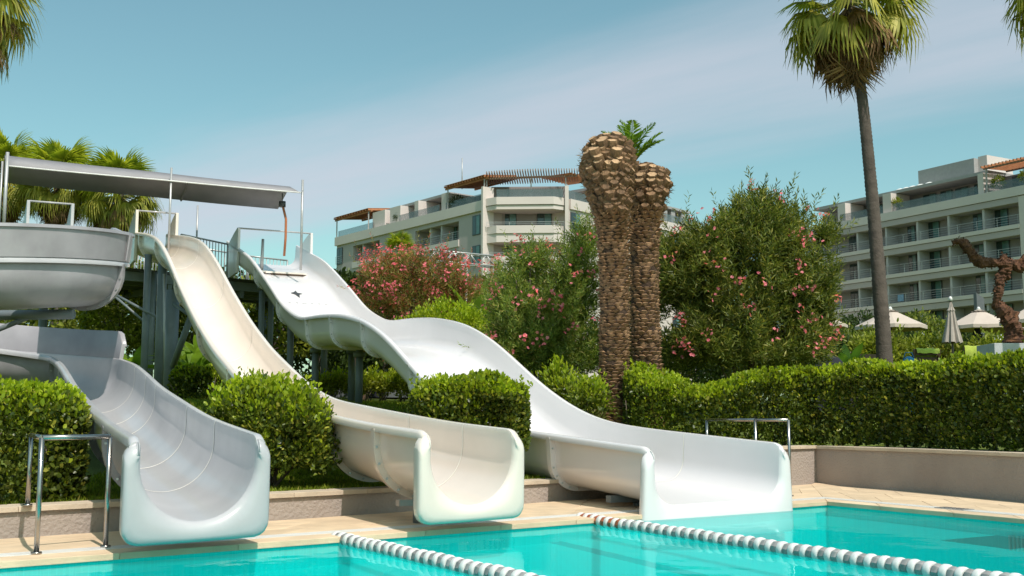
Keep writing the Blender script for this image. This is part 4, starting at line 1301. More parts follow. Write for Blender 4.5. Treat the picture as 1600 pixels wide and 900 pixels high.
def oleander(label, base, lobes, n_shoot, m, n_fl, m_fl, ln=0.13, group='oleander shrubs', per=22, fl_size=0.032, n_stem=9, sh=(0.32, 0.62), lo=0.55):
    t = thing('oleander', label, 'oleander', base, 0, group)
    p, d = lobes_sample(lobes, n_shoot, lo, 1.02, bottom=-0.7)
    p2_, d2_ = lobes_sample(lobes, n_shoot // 2, 0.12, 0.62, bottom=-0.95)
    p = np.concatenate([p, p2_]); d = np.concatenate([d, d2_])
    ax = unit(d * 0.75 + np.array((0, 0, 0.8)) + 0.3 * rng.normal(size=d.shape))
    h = rng.uniform(sh[0], sh[1], len(p))
    far = (rng.random(len(p)) < 0.10) & (np.arange(len(p)) < n_shoot)      # long shoots standing out of the crown
    h = np.where(far, h * rng.uniform(1.2, 1.65, len(p)), h); p = p + ax * (h * np.where(far, 0.45, 0.0))[:, None]
    keep = (np.sin(p[:, 0] * 3.1 + p[:, 2] * 1.7) + np.sin(p[:, 2] * 3.7 - p[:, 0] * 2.0 + p[:, 1]) > -1.15) | (np.arange(len(p)) >= n_shoot)
    p, ax, h = p[keep], ax[keep], h[keep]
    kk = np.tile(np.arange(per), len(p)); idx_ = np.repeat(np.arange(len(p)), per)
    ax_, p_, h_ = ax[idx_], p[idx_], h[idx_]
    s_ = unit(np.cross(ax_, np.array((0.31, 0.9, 0.17)))); u_ = np.cross(ax_, s_)
    h_ = h_ * 1.0
    ang = kk * 2.094 + (kk // 3) * 1.05 + rng.uniform(0, 0.5, len(kk)) + idx_
    f = kk / per
    P = p_ + ax_ * (h_ * (f - 0.6))[:, None]
    spread = (1.15 - 0.75 * f)[:, None]
    D = ax_ * 0.7 + (s_ * np.cos(ang)[:, None] + u_ * np.sin(ang)[:, None]) * spread + 0.15 * rng.normal(size=P.shape)
    l_ = ln * rng.uniform(0.7, 1.2, len(P)) * (1 - 0.3 * f)
    foliage('foliage', P, D, l_, l_ * 0.2, T_LANCE, m, t)
    if n_fl:
        p, d = lobes_sample(lobes, n_fl, 0.96, 1.06, bottom=-0.35)
        C, DD, NN = [], [], []
        for a, b in zip(p, d):
            for q in range(random.randint(3, 9)):
                c = a + 0.075 * rng.normal(size=3) + b * 0.05 + np.array((0, 0, 0.05))
                ax1 = unit(b * 0.7 + np.array((0, 0, 0.35)) + 0.5 * rng.normal(size=3))
                s1 = unit(np.cross(ax1, (0.2, 0.3, 1.0))); u1 = np.cross(ax1, s1)
                a0 = random.random() * 6
                for w in range(5):
                    an = a0 + w * 1.2566
                    C.append(c); DD.append(s1 * math.cos(an) + u1 * math.sin(an) + 0.25 * ax1); NN.append(ax1)
        C, DD, NN = np.array(C), np.array(DD), np.array(NN)
        l2 = fl_size * rng.uniform(0.8, 1.2, len(C))
        foliage('blossom', C, DD, l2, l2 * 0.95, T_PETAL, m_fl, t, up=NN)
    stems(t, (0, 0, 0), lobes, n_stem, 0.04)
    return t

# fan palm leaves as shared meshes
def fan_leaf(name, m_leaf, nseg, spread, droop, fold, seg_len, pet, width=0.034, cup=0.0, seed=0, ragged=0.12):
    rr = random.Random(seed)
    V, F = [], []
    for i in range(nseg):
        f = i / (nseg - 1) * 2 - 1
        a = f * spread
        l = seg_len * (1 - 0.22 * abs(f) ** 2) * rr.uniform(1 - ragged, 1)
        # radial direction in the blade plane, sides folded down
        d = Vector((math.cos(a), math.sin(a), -fold * abs(math.sin(a)) + cup * (1 - abs(f))))
        d.normalize()
        s_ = Vector((-math.sin(a), math.cos(a), 0))
        base = Vector((pet, 0, 0))
        w = width
        pts_ = []
        for j, (u, ww) in enumerate(((0.03, 0.18), (0.45, 1.0), (0.72, 0.62), (1.0, 0.03))):
            dr_ = droop * max(u - 0.35, 0) ** 1.7 * (1.1 + rr.uniform(-.35, .35))
            c = base + d * l * u + Vector((0, 0, -dr_ * l)) - d * (dr_ * l * 0.35)
            pts_.append((c - s_ * w * ww, c + s_ * w * ww + Vector((0, 0, 0.012 * ww))))
        n0 = len(V)
        for a_, b_ in pts_: V += [a_, b_]
        F += [(n0 + 2 * j, n0 + 2 * j + 1, n0 + 2 * j + 3, n0 + 2 * j + 2) for j in range(3)]
    return mesh_py(name, V, F, m_leaf)
def petiole_mesh(name, l, m):
    return MB().tube([(0, 0, 0), (l * 0.5, 0, 0.02), (l + 0.02, 0, 0)], [0.028, 0.02, 0.012], 5).obj(name, m).data
FAN = {'green': [fan_leaf('leaf', M['palm_green'], 34, 2.15, 0.5, 0.25, 0.95, 0.85, seed=i, cup=0.1) for i in range(3)],
       'mid': [fan_leaf('leaf', M['palm_mid'], 32, 2.0, 1.1, 0.55, 0.95, 0.8, seed=10 + i) for i in range(3)],
       'dead': [fan_leaf('leaf', M['palm_dead'], 28, 1.25, 0.6, 0.7, 1.0, 0.7, width=0.026, seed=20 + i, ragged=0.4) for i in range(3)]}
PET = {'green': petiole_mesh('petiole', 0.86, M['petiole']), 'mid': petiole_mesh('petiole', 0.82, M['petiole']), 'dead': petiole_mesh('petiole', 0.72, M['petiole_dead'])}
for o_ in [o for o in bpy.data.objects if o.name.startswith('petiole')]: bpy.data.objects.remove(o_)

def palm_trunk(parent, P, Rd, m, rings=0.09, n=14, seed=0):
    """curved trunk with shallow leaf-scar rings"""
    rr = random.Random(seed)
    P = [Vector(p) for p in P]
    d = [0]
    for a, b in zip(P[:-1], P[1:]): d.append(d[-1] + (b - a).length)
    ns = max(8, int(d[-1] / (rings / 2)))
    pp, rd = [], []
    for i in range(ns + 1):
        s = d[-1] * i / ns
        p = Vector([np.interp(s, d, [q[c] for q in P]) for c in range(3)])
        pp.append(p)
        r = float(np.interp(s, d, Rd))
        rd.append(r * (1 + (0.045 if i % 2 else -0.02) + rr.uniform(-0.02, 0.02)))
    return tube('trunk', pp, rd, m, parent, n)

def fan_palm(label, top, base, r_b, r_t, scale, n_green, n_mid, n_dead, group='fan palms', bend=None, seed=0, trunk=True, name='fan_palm', el_g=(0.05, 1.35)):
    rr = random.Random(seed)
    t = thing(name, label, 'palm tree', base, 0, group)
    b0, tp = Vector((0, 0, -0.1)), Vector(top) - Vector(base)
    if trunk:
        mids = bend or [(0.5, Vector((0, 0, 0)))]
        P = [b0] + [b0.lerp(tp, k_) + v for k_, v in mids] + [tp]
        Rd = [r_b] + [r_b + (r_t - r_b) * k_ ** 0.6 for k_, _ in mids] + [r_t]
        # smooth the way
        xs = [0] + [k_ for k_, _ in mids] + [1]
        ks = np.linspace(0, 1, 25)
        P2 = [Vector([float(np.interp(k_, xs, [p[c] for p in P])) for c in range(3)]) for k_ in ks]
        for _ in range(3):
            P2 = [P2[0]] + [(P2[i - 1] + P2[i] * 2 + P2[i + 1]) / 4 for i in range(1, len(P2) - 1)] + [P2[-1]]
        palm_trunk(t, P2, Rd_at(P2, ks, xs, Rd), M['bark'], seed=seed)
    def add(kind, i, n, el, s, down=0.0):
        az = i * 2.39996 + rr.uniform(-.25, .25)
        o = link('leaf', FAN[kind][rr.randrange(3)], t, tp + Vector((0, 0, down)))
        o.rotation_euler = (rr.uniform(-.25, .25), -el, az)
        s = s * rr.uniform(0.85, 1.1)
        o.scale = (s, s, s)
        p_ = link('petiole', PET[kind], o)
    for i in range(n_green):
        f = (i + 0.5) / n_green
        add('green', i, n_green, el_g[1] - (el_g[1] - el_g[0]) * f ** 0.8 + rr.uniform(-.12, .12), scale)
    for i in range(n_mid):
        f = (i + 0.5) / n_mid
        add('mid', i, n_mid, 0.1 - 0.9 * f + rr.uniform(-.15, .15), scale, -0.15 * scale)
    for i in range(n_dead):
        f = (i + 0.5) / n_dead
        add('dead', i, n_dead, -0.55 - 0.85 * f + rr.uniform(-.15, .15), scale * 0.98, (-0.15 - 0.42 * f) * scale)
    return t
def Rd_at(P2, ks, xs, Rd):
    d = [0]
    for a, b in zip(P2[:-1], P2[1:]): d.append(d[-1] + (b - a).length)
    return [float(np.interp(k_, xs, Rd)) for k_ in ks]

def frond(name, m, L_, n, droop, leaf_l, leaf_w=0.022, up=0.5, seed=0):
    """feather leaf: rachis along +X arching down, leaflets both sides, one mesh"""
    rr = np.random.default_rng(seed)
    s = np.linspace(0.12, 1, n)
    def pos(u): return np.stack([L_ * u * (1 - 0.12 * droop * u), np.zeros_like(u), L_ * (0.25 * u - droop * u ** 2 * 0.5)], -1)
    P = pos(s); Tn = unit(pos(s + 0.01) - pos(s - 0.01))
    ll = leaf_l * np.clip(np.sin(np.pi * (0.12 + 0.86 * s)) ** 0.6, 0.1, 1)
    V, F = [], []
    allP, allD, allL = [], [], []
    for sd in (-1, 1):
        D = Tn * 0.75 + np.array((0, sd * 1.0, 0)) + np.array((0, 0, up * 0.5)) + 0.1 * rr.normal(size=P.shape)
        allP.append(P); allD.append(D); allL.append(ll * rr.uniform(0.85, 1.1, n))
    P_, D_, l_ = np.concatenate(allP), np.concatenate(allD), np.concatenate(allL)
    V1, F1 = leaves(P_, D_, l_, np.full(len(l_), leaf_w), T_LANCE, up=np.tile(np.array((0, 0, 1.0)), (len(l_), 1)), rg=rr)
    R_ = pos(np.linspace(0, 1, 12))
    V2, F2 = [], []
    for i, p in enumerate(R_):
        w = 0.02 * (1 - 0.85 * i / 11)
        V2 += [p + np.array((0, -w, 0)), p + np.array((0, w, 0)), p + np.array((0, 0, -w * 1.5))]
    n0 = len(V1)
    F2 = []
    for i in range(11):
        for a, b in ((0, 1), (1, 2), (2, 0)):
            q = [n0 + i * 3 + a, n0 + i * 3 + b, n0 + i * 3 + 3 + b, n0 + i * 3 + 3 + a]
            F2 += [(q[0], q[1], q[2]), (q[0], q[2], q[3])]
    return mesh_np(name, np.concatenate([V1, np.array(V2)]), np.concatenate([F1, np.array(F2)]), m)

def feather_plant(name, label, cat, base, meshes, n, el, scale, group=None, seed=0, z0=0.0, trunk=None):
    rr = random.Random(seed)
    t = thing(name, label, cat, base, 0, group)
    for i in range(n):
        o = link('frond', meshes[rr.randrange(len(meshes))], t, (0, 0, z0))
        f = (i + 0.5) / n
        o.rotation_euler = (rr.uniform(-.3, .3), -(el[1] - (el[1] - el[0]) * f) + rr.uniform(-.1, .1), i * 2.39996 + rr.uniform(-.3, .3))
        s = scale * rr.uniform(0.8, 1.15); o.scale = (s, s, s)
    if trunk: palm_trunk(t, [(0, 0, -0.1), (0, 0, z0 * 0.5), (0, 0, z0)], [trunk, trunk * 0.9, trunk * 0.8], M['bark'])
    return t

def banana_leaf(name, L_, W_, arch, m, seed=0):
    rr = random.Random(seed)
    V, F = [], []
    n = 9
    for i in range(n + 1):
        u = i / n
        w = W_ * (0.05 if u < 0.08 else math.sin(math.pi * min(max((u - 0.05) / 0.97, 0), 1)) ** 0.7)
        x = L_ * u * (1 - 0.15 * arch * u); z = L_ * (0.1 * u - 0.5 * arch * u * u)
        for sd, fz in ((-1, 0.25), (0, 0), (1, 0.25)):
            V.append((x, sd * w, z + abs(sd) * fz * w * rr.uniform(0.6, 1.2)))
    for i in range(n):
        for j in range(2):
            F.append((i * 3 + j, i * 3 + j + 1, i * 3 + 4 + j, i * 3 + 3 + j))
    return mesh_py(name, V, F, m, True)
BAN = [banana_leaf('leaf', 1.0, 0.11, 0.5 + 0.3 * i, M['banana'], i) for i in range(3)]
def banana(label, base, h, n, seed=0, group='banana plants', spread=(0.7, 1.35)):
    rr = random.Random(seed)
    t = thing('banana_plant', label, 'plant', base, 0, group)
    tube('stem', [(0, 0, -0.05), (0.03, 0, h * 0.45)], [0.07, 0.04], M['palm_mid'], t, 8)
    for i in range(n):
        o = link('leaf', BAN[rr.randrange(3)], t, (0.02, 0, h * rr.uniform(0.25, 0.45)))
        o.rotation_euler = (rr.uniform(-.4, .4), -rr.uniform(*spread), i * 2.4 + rr.uniform(-.4, .4))
        s = h * rr.uniform(0.55, 0.8); o.scale = (s, s, s)
    return t

# ------------------------------------------------------------------ hotel buildings
def facade_frame(A, B):
    A, B = np.array(A, float), np.array(B, float)
    d = (B - A) / np.linalg.norm(B - A)
    n = np.array((d[1], -d[0]))                     # toward the viewer when A is left of B
    if n @ (-(A + B) / 2) < 0: n = -n
    return A, d, n, float(np.linalg.norm(B - A))

class Wing:
    def __init__(s, parent, A, B): s.A, s.d, s.n, s.L = facade_frame(A, B); s.p = parent; s.rz = math.atan2(s.d[1], s.d[0])
    def at_px(s, px, o=0.0):
        k = ray(px, 330)[0]
        A = s.A + s.n * o
        return float((k * A[1] - A[0]) / (s.d[0] - k * s.d[1]))
    def w(s, u, o, z): q = s.A + s.d * u + s.n * o; return (q[0], q[1], z)
    def box(s, name, u0, u1, o0, o1, z0, z1, m, parent=None, bevel=0):
        return box(name, s.w((u0 + u1) / 2, (o0 + o1) / 2, (z0 + z1) / 2), (abs(u1 - u0), abs(o1 - o0), abs(z1 - z0)), m, parent or s.p, s.rz, bevel)
    def window(s, u0, u1, z0, z1, o, curtain=False, door=False, rail=False):
        f = s.box('window', u0, u1, o - 0.10, o - 0.02, z0, z1, M['frame'])
        w_ = u1 - u0
        n = 2 if w_ > 1.0 else 1
        for i in range(n):
            a = u0 + 0.07 + i * (w_ - 0.07) / n; b = u0 + (i + 1) * (w_ - 0.07) / n
            s.box('pane', a, b, o - 0.02, o - 0.005, z0 + 0.08, z1 - 0.08, M['curtain'] if (curtain and i == n - 1) else M['glass'], f)
        if rail: s.railing(u0 - 0.05, u1 + 0.05, o + 0.12, z0, 1.0)
        return f
    def railing(s, u0, u1, o, z, h, n=4):
        r = bpy.data.objects.new('railing', None); COL.objects.link(r); r.parent = s.p
        for i in range(n):
            zz = z + h * (i + 1) / n
            bar('rail_bar', s.w(u0, o, zz), s.w(u1, o, zz), 0.035, 0.035 if i == n - 1 else 0.022, M['rail'], r)
        for u in np.arange(u0 + 0.05, u1, 2.4):
            bar('rail_post', s.w(u, o, z), s.w(u, o, z + h), 0.035, 0.035, M['rail'], r)
    def loggia(s, u0, u1, z0, z1, depth, parts, doors, rail=True):
        """recess open to the front: back wall, floor, partitions and doors; z0..z1 the clear opening"""
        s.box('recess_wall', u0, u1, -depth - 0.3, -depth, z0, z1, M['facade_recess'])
        for u in parts: s.box('partition', u - 0.13, u + 0.13, -depth + 0.002, -0.25, z0, z1, M['partition'])
        for u_a, u_b, cur in doors: s.window(u_a, u_b, z0 + 0.02, z0 + 2.2, -depth + 0.13, cur)
        if rail: s.railing(u0, u1, -0.18, z0, 1.0)

ROWS = [(20.55, 22.75), (17.25, 19.45), (13.95, 16.15), (10.65, 12.85)]
TOPZ = 24.35
# --- right hotel
bR = thing('hotel_building', 'grey hotel block with stacked balcony rows behind the umbrellas at right', 'building')
w = Wing(bR, (35.1, 138.2), (57.0, 100.6))
u_end = w.at_px(1592)
uL = w.at_px(1310)
doors_px = [(1324, 1336, 0), (1416, 1428, 1), (1446, 1466, 1), (1519, 1534, 1), (1551, 1574, 1)]
parts_px = [1338, 1383, 1432, 1481, 1536]
D_ = [(w.at_px(a, -1.9), w.at_px(b, -1.9), bool(c)) for a, b, c in doors_px]
Q_ = [w.at_px(a, -.25) for a in parts_px]
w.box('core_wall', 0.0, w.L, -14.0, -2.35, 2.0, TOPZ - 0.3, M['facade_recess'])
w.box('end_pier', u_end, w.L, -2.35, 0.0, 2.0, TOPZ - 1.0, M['facade'])
for i, (z0, z1) in enumerate(ROWS):
    w.loggia(0.0, u_end, z0, z1, 2.05, Q_, D_)
    top = TOPZ if i == 0 else ROWS[i - 1][0]
    w.box('spandrel', -0.2, u_end - 0.003, -2.34, 0.0, z1, z1 + 0.62, M['facade_grey'])
    w.box('groove', -0.2, u_end - 0.003, -2.34, -0.06, z1 + 0.62, z1 + 0.68, M['slot'])
    w.box('parapet', -0.3, (u_end - 0.003) if i else w.L, -2.34, 0.12, z1 + 0.68, top, M['facade'])
w.box('ground_floor_wall', 0, w.L, -2.34, -0.3, 2.0, ROWS[-1][0], M['facade_grey'])
# penthouse terrace
w.box('penthouse_wall', 1.0, w.L, -9.0, -4.2, TOPZ - 0.3, TOPZ + 2.3, M['facade_recess'])
w.box('penthouse_roof', 2.5, w.at_px(1535), -9.0, -1.2, TOPZ + 2.3, TOPZ + 2.65, M['roofgrey'])
for a, b in ((1306, 1318), (1377, 1390), (1527, 1536)):
    w.box('penthouse_pier', w.at_px(a), w.at_px(b), -3.4, -0.3, TOPZ, TOPZ + 2.25, M['facade'])
for a, b in ((1325, 1345), (1362, 1374), (1405, 1425), (1432, 1450), (1455, 1475), (1485, 1500), (1505, 1524), (1545, 1565), (1572, 1590)):
    w.window(w.at_px(a), w.at_px(b), TOPZ + 0.1, TOPZ + 2.1, -4.05, True)
for a, b in ((1310, 1376), (1392, 1526), (1538, 1600)):
    w.box('glass_balustrade', w.at_px(a), w.at_px(b), -0.32, -0.29, TOPZ + 0.02, TOPZ + 0.95, M['bal_glass'])
w.box('roof_box', w.at_px(1404), w.at_px(1492), -8.5, -3.5, TOPZ + 2.652, TOPZ + 4.9, M['roofgrey'], bevel=0.02)
w.box('roof_box', w.at_px(1492) + 0.004, w.at_px(1506), -8.5, -4.2, TOPZ + 2.652, TOPZ + 5.1, M['facade'])
for px in (1384, 1394, 1404, 1416, 1430):
    c = w.w(w.at_px(px), -2.6, TOPZ + 2.64)
    V, F = [], []
    nn2 = 10
    for j, (rr_, zz) in enumerate(((0.62, 0), (0.6, 0.18), (0.42, 0.36), (0.15, 0.44))):
        V += [(c[0] + rr_ * math.cos(6.2832 * k_ / nn2), c[1] + rr_ * math.sin(6.2832 * k_ / nn2), c[2] + zz) for k_ in range(nn2)]
    for j in range(3): F += [(j * nn2 + k_, j * nn2 + (k_ + 1) % nn2, (j + 1) * nn2 + (k_ + 1) % nn2, (j + 1) * nn2 + k_) for k_ in range(nn2)]
    F.append(tuple(range(3 * nn2, 4 * nn2)))
    MB().add(V, F).obj('skylight_dome', M['dome'], bR, smooth=True)
ux0, ux1 = w.at_px(1538), w.at_px(1600) + 4
for u in np.arange(ux0, ux1, 0.42):
    bar('pergola_slat', w.w(u, 0.2, TOPZ + 2.75), w.w(u, -4.2, TOPZ + 2.95), 0.12, 0.22, M['wood'], bR)
for o_, zz in ((-0.2, 2.58), (-3.9, 2.74)):
    bar('pergola_beam', w.w(ux0, o_, TOPZ + zz), w.w(ux1, o_, TOPZ + zz), 0.16, 0.16, M['slatwood'], bR)
for u in (ux0 + 0.3, ux1 - 0.6): bar('pergola_post', w.w(u, -0.2, TOPZ), w.w(u, -0.2, TOPZ + 2.5), 0.14, 0.14, M['roofgrey'], bR)
for px, sz in ((1553, 0.9), (1394, 0.8), (1596, 0.9)):
    c = w.w(w.at_px(px), -0.9, TOPZ + 0.6)
    p_, d_ = lobes_sample([(c[0], c[1], c[2] + 0.4, sz * .6, sz * .6, sz * .7)], 260, 0.3)
    foliage('terrace_plant', p_, d_ + 0.4 * rng.normal(size=d_.shape), np.full(len(p_), 0.4), np.full(len(p_), 0.09), T_LANCE, M['tree_light'], bR)
# porch roof low at the left end
w.box('porch_roof', w.at_px(1290), w.at_px(1345), -2.0, 5.0, 8.9, 9.6, M['facade'])
w.box('porch_pillar', w.at_px(1316), w.at_px(1327), 3.0, 4.5, 3.0, 8.9, M['facade'])
w.box('blue_panel', w.at_px(1397), w.at_px(1406), -0.05, -0.01, ROWS[2][0] + 0.15, ROWS[2][0] + 0.9, mat('pale_blue_cloth', (0.20, 0.32, 0.48), 0.8), bR)

# --- central hotel
bC = thing('hotel_building', 'pale hotel with wooden roof pergolas and a rounded corner behind the oleanders', 'building')
P0, P1_, P2_, P3_ = (-22.6, 143.0), (-2.9, 118.0), (5.75, 117.6), (23.0, 137.0)
w = Wing(bC, P0, P1_)
logg = [(553, 594), (649, 717)]
logs = [(w.at_px(a), w.at_px(b)) for a, b in logg]
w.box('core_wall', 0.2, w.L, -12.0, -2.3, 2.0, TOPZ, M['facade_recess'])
solid = [(0, logs[0][0]), (logs[0][1], logs[1][0]), (logs[1][1], w.L)]
for i, (z0, z1) in enumerate(ROWS):
    z0 += 0.1; z1 += 0.0
    top = TOPZ if i == 0 else ROWS[i - 1][0] + 0.1
    for a, b in solid: w.box('wall', a, b, -2.29, 0.0, z0, z1, M['facade_grey'])
    w.box('spandrel', 0, w.L, -2.29, 0.004, z1, top - (1.1 if i == 0 else 0.0), M['facade_grey'])
    for (a, b), pr in zip(logs, ([568], [673, 690])):
        dpx = (560, 566) if pr == [568] else (652, 659)
        w.loggia(a, b, z0, z1, 2.0, [w.at_px(q, -.25) for q in pr], [(w.at_px(dpx[0], -1.9), w.at_px(dpx[1], -1.9), False)] + ([(w.at_px(706, -1.9), w.at_px(714, -1.9), True)] if len(pr) > 1 else []))
        w.box('loggia_sill', a - 0.1, b + 0.1, -0.3, 0.14, z0 - 0.75, z0 + 0.02, M['facade'])
    for a, b in ((528, 537), (739, 751)):
        w.window(w.at_px(a), w.at_px(b), z0 + 0.1, z0 + 2.25, 0.10, a == 739, rail=(a == 528))
w.box('cornice', -0.2, w.L + 0.1, -2.0, 0.25, TOPZ - 1.1, TOPZ, M['facade'])
w.box('corner_pier', w.at_px(757), w.L + 0.25, -1.0, 0.45, 2.0, TOPZ + 1.4, M['facade'])
# left wing roof terrace
w.box('penthouse_wall', 3.0, w.L - 2, -8.0, -4.5, TOPZ, TOPZ + 2.2, M['facade_recess'])
w.box('penthouse_roof', w.at_px(585), w.at_px(685), -8.0, -1.6, TOPZ + 2.2, TOPZ + 2.5, M['roofgrey'])
for a, b in ((577, 596), (604, 620), (642, 648), (684, 692)):
    w.box('penthouse_pier', w.at_px(a), w.at_px(b), -4.4, -0.5, TOPZ, TOPZ + 2.15, M['facade'])
for a, b in ((597, 603), (622, 640), (650, 683), (700, 720), (725, 745)):
    w.window(w.at_px(a), w.at_px(b), TOPZ + 0.1, TOPZ + 2.0, -4.35, False)
for a, b in ((526, 580), (621, 683), (693, 757)):
    w.box('glass_balustrade', w.at_px(a), w.at_px(b), -0.33, -0.30, TOPZ + 0.01, TOPZ + 0.9, M['bal_glass'])
def pergola(wg, u0, u1, o0, o1, z0, rise, n, m=M['wood']):
    for u in np.linspace(u0, u1, n): bar('pergola_slat', wg.w(u, o0, z0), wg.w(u, o1, z0 + rise), 0.12, 0.2, m, bC)
    for o_, k_ in ((o0 + 0.4 * (1 if o1 > o0 else -1), 0.05), (o1, 1.0)):
        bar('pergola_beam', wg.w(u0 - 0.3, o_, z0 - 0.18 + rise * k_), wg.w(u1 + 0.3, o_, z0 - 0.18 + rise * k_), 0.16, 0.2, m, bC)
    for u in (u0 + 0.3, u1 - 0.3): bar('pergola_post', wg.w(u, o0 + 0.3 * (1 if o1 > o0 else -1), TOPZ), wg.w(u, o0 + 0.3 * (1 if o1 > o0 else -1), z0 - 0.2), 0.14, 0.14, M['roofgrey'], bC)
    V = [wg.w(u0, o0, z0 + 0.14), wg.w(u1, o0, z0 + 0.14), wg.w(u1, o1, z0 + rise + 0.14), wg.w(u0, o1, z0 + rise + 0.14)]
    MB().add(V + [(a, b, c + 0.05) for a, b, c in V], [(3, 2, 1, 0), (4, 5, 6, 7), (0, 1, 5, 4), (1, 2, 6, 5), (2, 3, 7, 6), (3, 0, 4, 7)]).obj('pergola_cover', m, bC)
pergola(w, w.at_px(524), w.at_px(577), 0.2, -4.2, TOPZ + 2.5, 0.5, 14)
pergola(w, w.at_px(695), w.at_px(757), 0.1, -4.4, TOPZ + 2.6, 0.55, 16)
c = w.w(w.at_px(699), -2, TOPZ + 2.6)
tube('antenna', [c, (c[0], c[1], TOPZ + 6.2)], 0.06, M['rail'], bC, 6)
for px, sz in ((614, 0.8), (704, 1.1)):
    c = w.w(w.at_px(px), -1.0, TOPZ + 0.4)
    p_, d_ = lobes_sample([(c[0], c[1], c[2] + 0.4, sz * .8, sz * .6, sz * .7)], 260, 0.3)
    foliage('terrace_plant', p_, d_ + 0.4 * rng.normal(size=d_.shape), np.full(len(p_), 0.4), np.full(len(p_), 0.09), T_LANCE, M['tree_dark'], bC)
# front bay
f = Wing(bC, P1_, P2_)
f.box('core_wall', 0.0, f.L, -6.0, -2.0, 2.0, TOPZ - 0.02, M['facade_recess'])
fd = [(785, 807, True), (839, 862, True)]
for i, (z0, z1) in enumerate(ROWS):
    f.loggia(0.1, f.L - 0.1, z0 + 0.5, z1 + 0.4, 1.9, [], [(f.at_px(a, -1.8), f.at_px(b, -1.8), c_) for a, b, c_ in fd], rail=False)
    f.railing(0.2, f.L - 0.2, 0.55, z0 + 0.75, 0.55, 3)
    # chamfered balcony front in two courses
    for za, zb, oo, m_ in ((z0 - 0.9, z0 + 0.02, 0.9, M['facade']), (z0 + 0.03, z0 + 0.85, 1.05, M['facade'])):
        pl = [f.w(0.12, -1.9, 0), f.w(0.12, 0.1, 0), f.w(1.3, oo, 0), f.w(f.L - 1.3, oo, 0), f.w(f.L - 0.12, 0.1, 0), f.w(f.L - 0.12, -1.9, 0)]
        if zb > z0 + 0.5:
            n_ = f.n * 0.22
            inner = [(p[0] - n_[0], p[1] - n_[1]) for p in pl[1:5]]
            MB().prism([p[:2] for p in pl[1:5]] + inner[::-1], za, zb).obj('balcony_front', m_, bC)
        else: MB().prism([p[:2] for p in pl], za, zb).obj('balcony_slab', m_, bC)
pl = [f.w(0.12, -2.0, 0), f.w(0.12, 0.1, 0), f.w(1.3, 1.0, 0), f.w(f.L - 1.3, 1.0, 0), f.w(f.L - 0.12, 0.1, 0), f.w(f.L - 0.12, -2.0, 0)]
MB().prism([p[:2] for p in pl], ROWS[0][1] + 0.402, TOPZ - 0.75).obj('roof_parapet', M['facade'], bC)
pl = [f.w(0.12, -2.0, 0), f.w(0.12, 0.25, 0), f.w(1.3, 1.15, 0), f.w(f.L - 1.3, 1.15, 0), f.w(f.L - 0.12, 0.25, 0), f.w(f.L - 0.12, -2.0, 0)]
MB().prism([p[:2] for p in pl], TOPZ - 0.70, TOPZ + 0.1).obj('roof_parapet', M['facade'], bC)
f.box('groove', 0.12, f.L - 0.12, -1.9, 0.0, TOPZ - 0.75, TOPZ - 0.70, M['slot'])
f.box('end_pier', f.L - 0.1, f.L + 0.3, -1.0, 0.5, 2.0, TOPZ + 1.4, M['facade'])
f.box('glass_balustrade', 1.3, f.L - 0.3, 0.72, 0.76, TOPZ + 0.102, TOPZ + 1.0, M['bal_glass'])
f.box('penthouse_wall', 0.4, f.L, -6.0, -4.2, TOPZ, TOPZ + 2.3, M['facade_recess'])
for i, u in enumerate(np.linspace(0.2, f.L + 1.2, 36)):            # curved roof slats
    a = f.w(u, 0.6 + 0.5 * math.sin(math.pi * u / f.L), TOPZ + 2.75 + 0.25 * u / f.L); b = f.w(u + 0.15, -3.8, TOPZ + 2.55 + 0.25 * u / f.L)
    m_ = Vector(a).lerp(Vector(b), 0.35) + Vector((0, 0, -0.02))
    bar('pergola_slat', Vector(a) + Vector((0, 0, 0.12)), m_, 0.09, 0.24, M['slatwood'], bC)
    bar('pergola_slat', m_, b, 0.09, 0.24, M['slatwood'], bC)
bar('pergola_beam', f.w(0, -0.6, TOPZ + 2.45), f.w(f.L + 1.2, -0.6, TOPZ + 2.70), 0.14, 0.2, M['slatwood'], bC)
for u in (0.15, f.L / 2 + 0.6, f.L): bar('pergola_post', f.w(u, -0.6, TOPZ), f.w(u, -0.6, TOPZ + 2.5), 0.13, 0.13, M['roofgrey'], bC)
# right wing, mostly behind the palms
r_ = Wing(bC, (P2_[0] + 0.2, P2_[1] + 0.1), P3_)
r_.box('core_wall', 0.3, r_.L, -10.0, -0.02, 2.0, TOPZ - 0.6, M['facade'])
r_.box('cornice', 0.3, r_.L + 0.1, -3.0, 0.2, TOPZ - 1.0, TOPZ + 0.1, M['facade'])
for i, (z0, z1) in enumerate(ROWS):
    for a, b in ((891, 906), (1048, 1058), (1068, 1078)):
        r_.window(r_.at_px(a), r_.at_px(b), z0 + 0.4, z0 + 2.5, 0.10, True, rail=True)
r_.box('glass_balustrade', 0.4, r_.L, -0.2, -0.17, TOPZ + 0.102, TOPZ + 1.1, M['bal_glass'])
r_.box('penthouse_wall', 6.0, r_.L, -8.0, -3.8, TOPZ + 0.1, TOPZ + 2.2, M['facade_recess'])
r_.box('penthouse_roof', 6.0, r_.L + 0.2, -8.0, -1.2, TOPZ + 2.2, TOPZ + 2.5, M['roofgrey'])
for a in (1052, 1064, 1080):
    r_.box('penthouse_pier', r_.at_px(a), r_.at_px(a + 6), -3.7, -1.4, TOPZ + 0.1, TOPZ + 2.2, M['roofgrey'])
for u in np.linspace(0.2, 4.5, 9): bar('pergola_slat', r_.w(u, 0.5, TOPZ + 2.8), r_.w(u, -3.6, TOPZ + 2.9), 0.12, 0.22, M['wood'], bC)

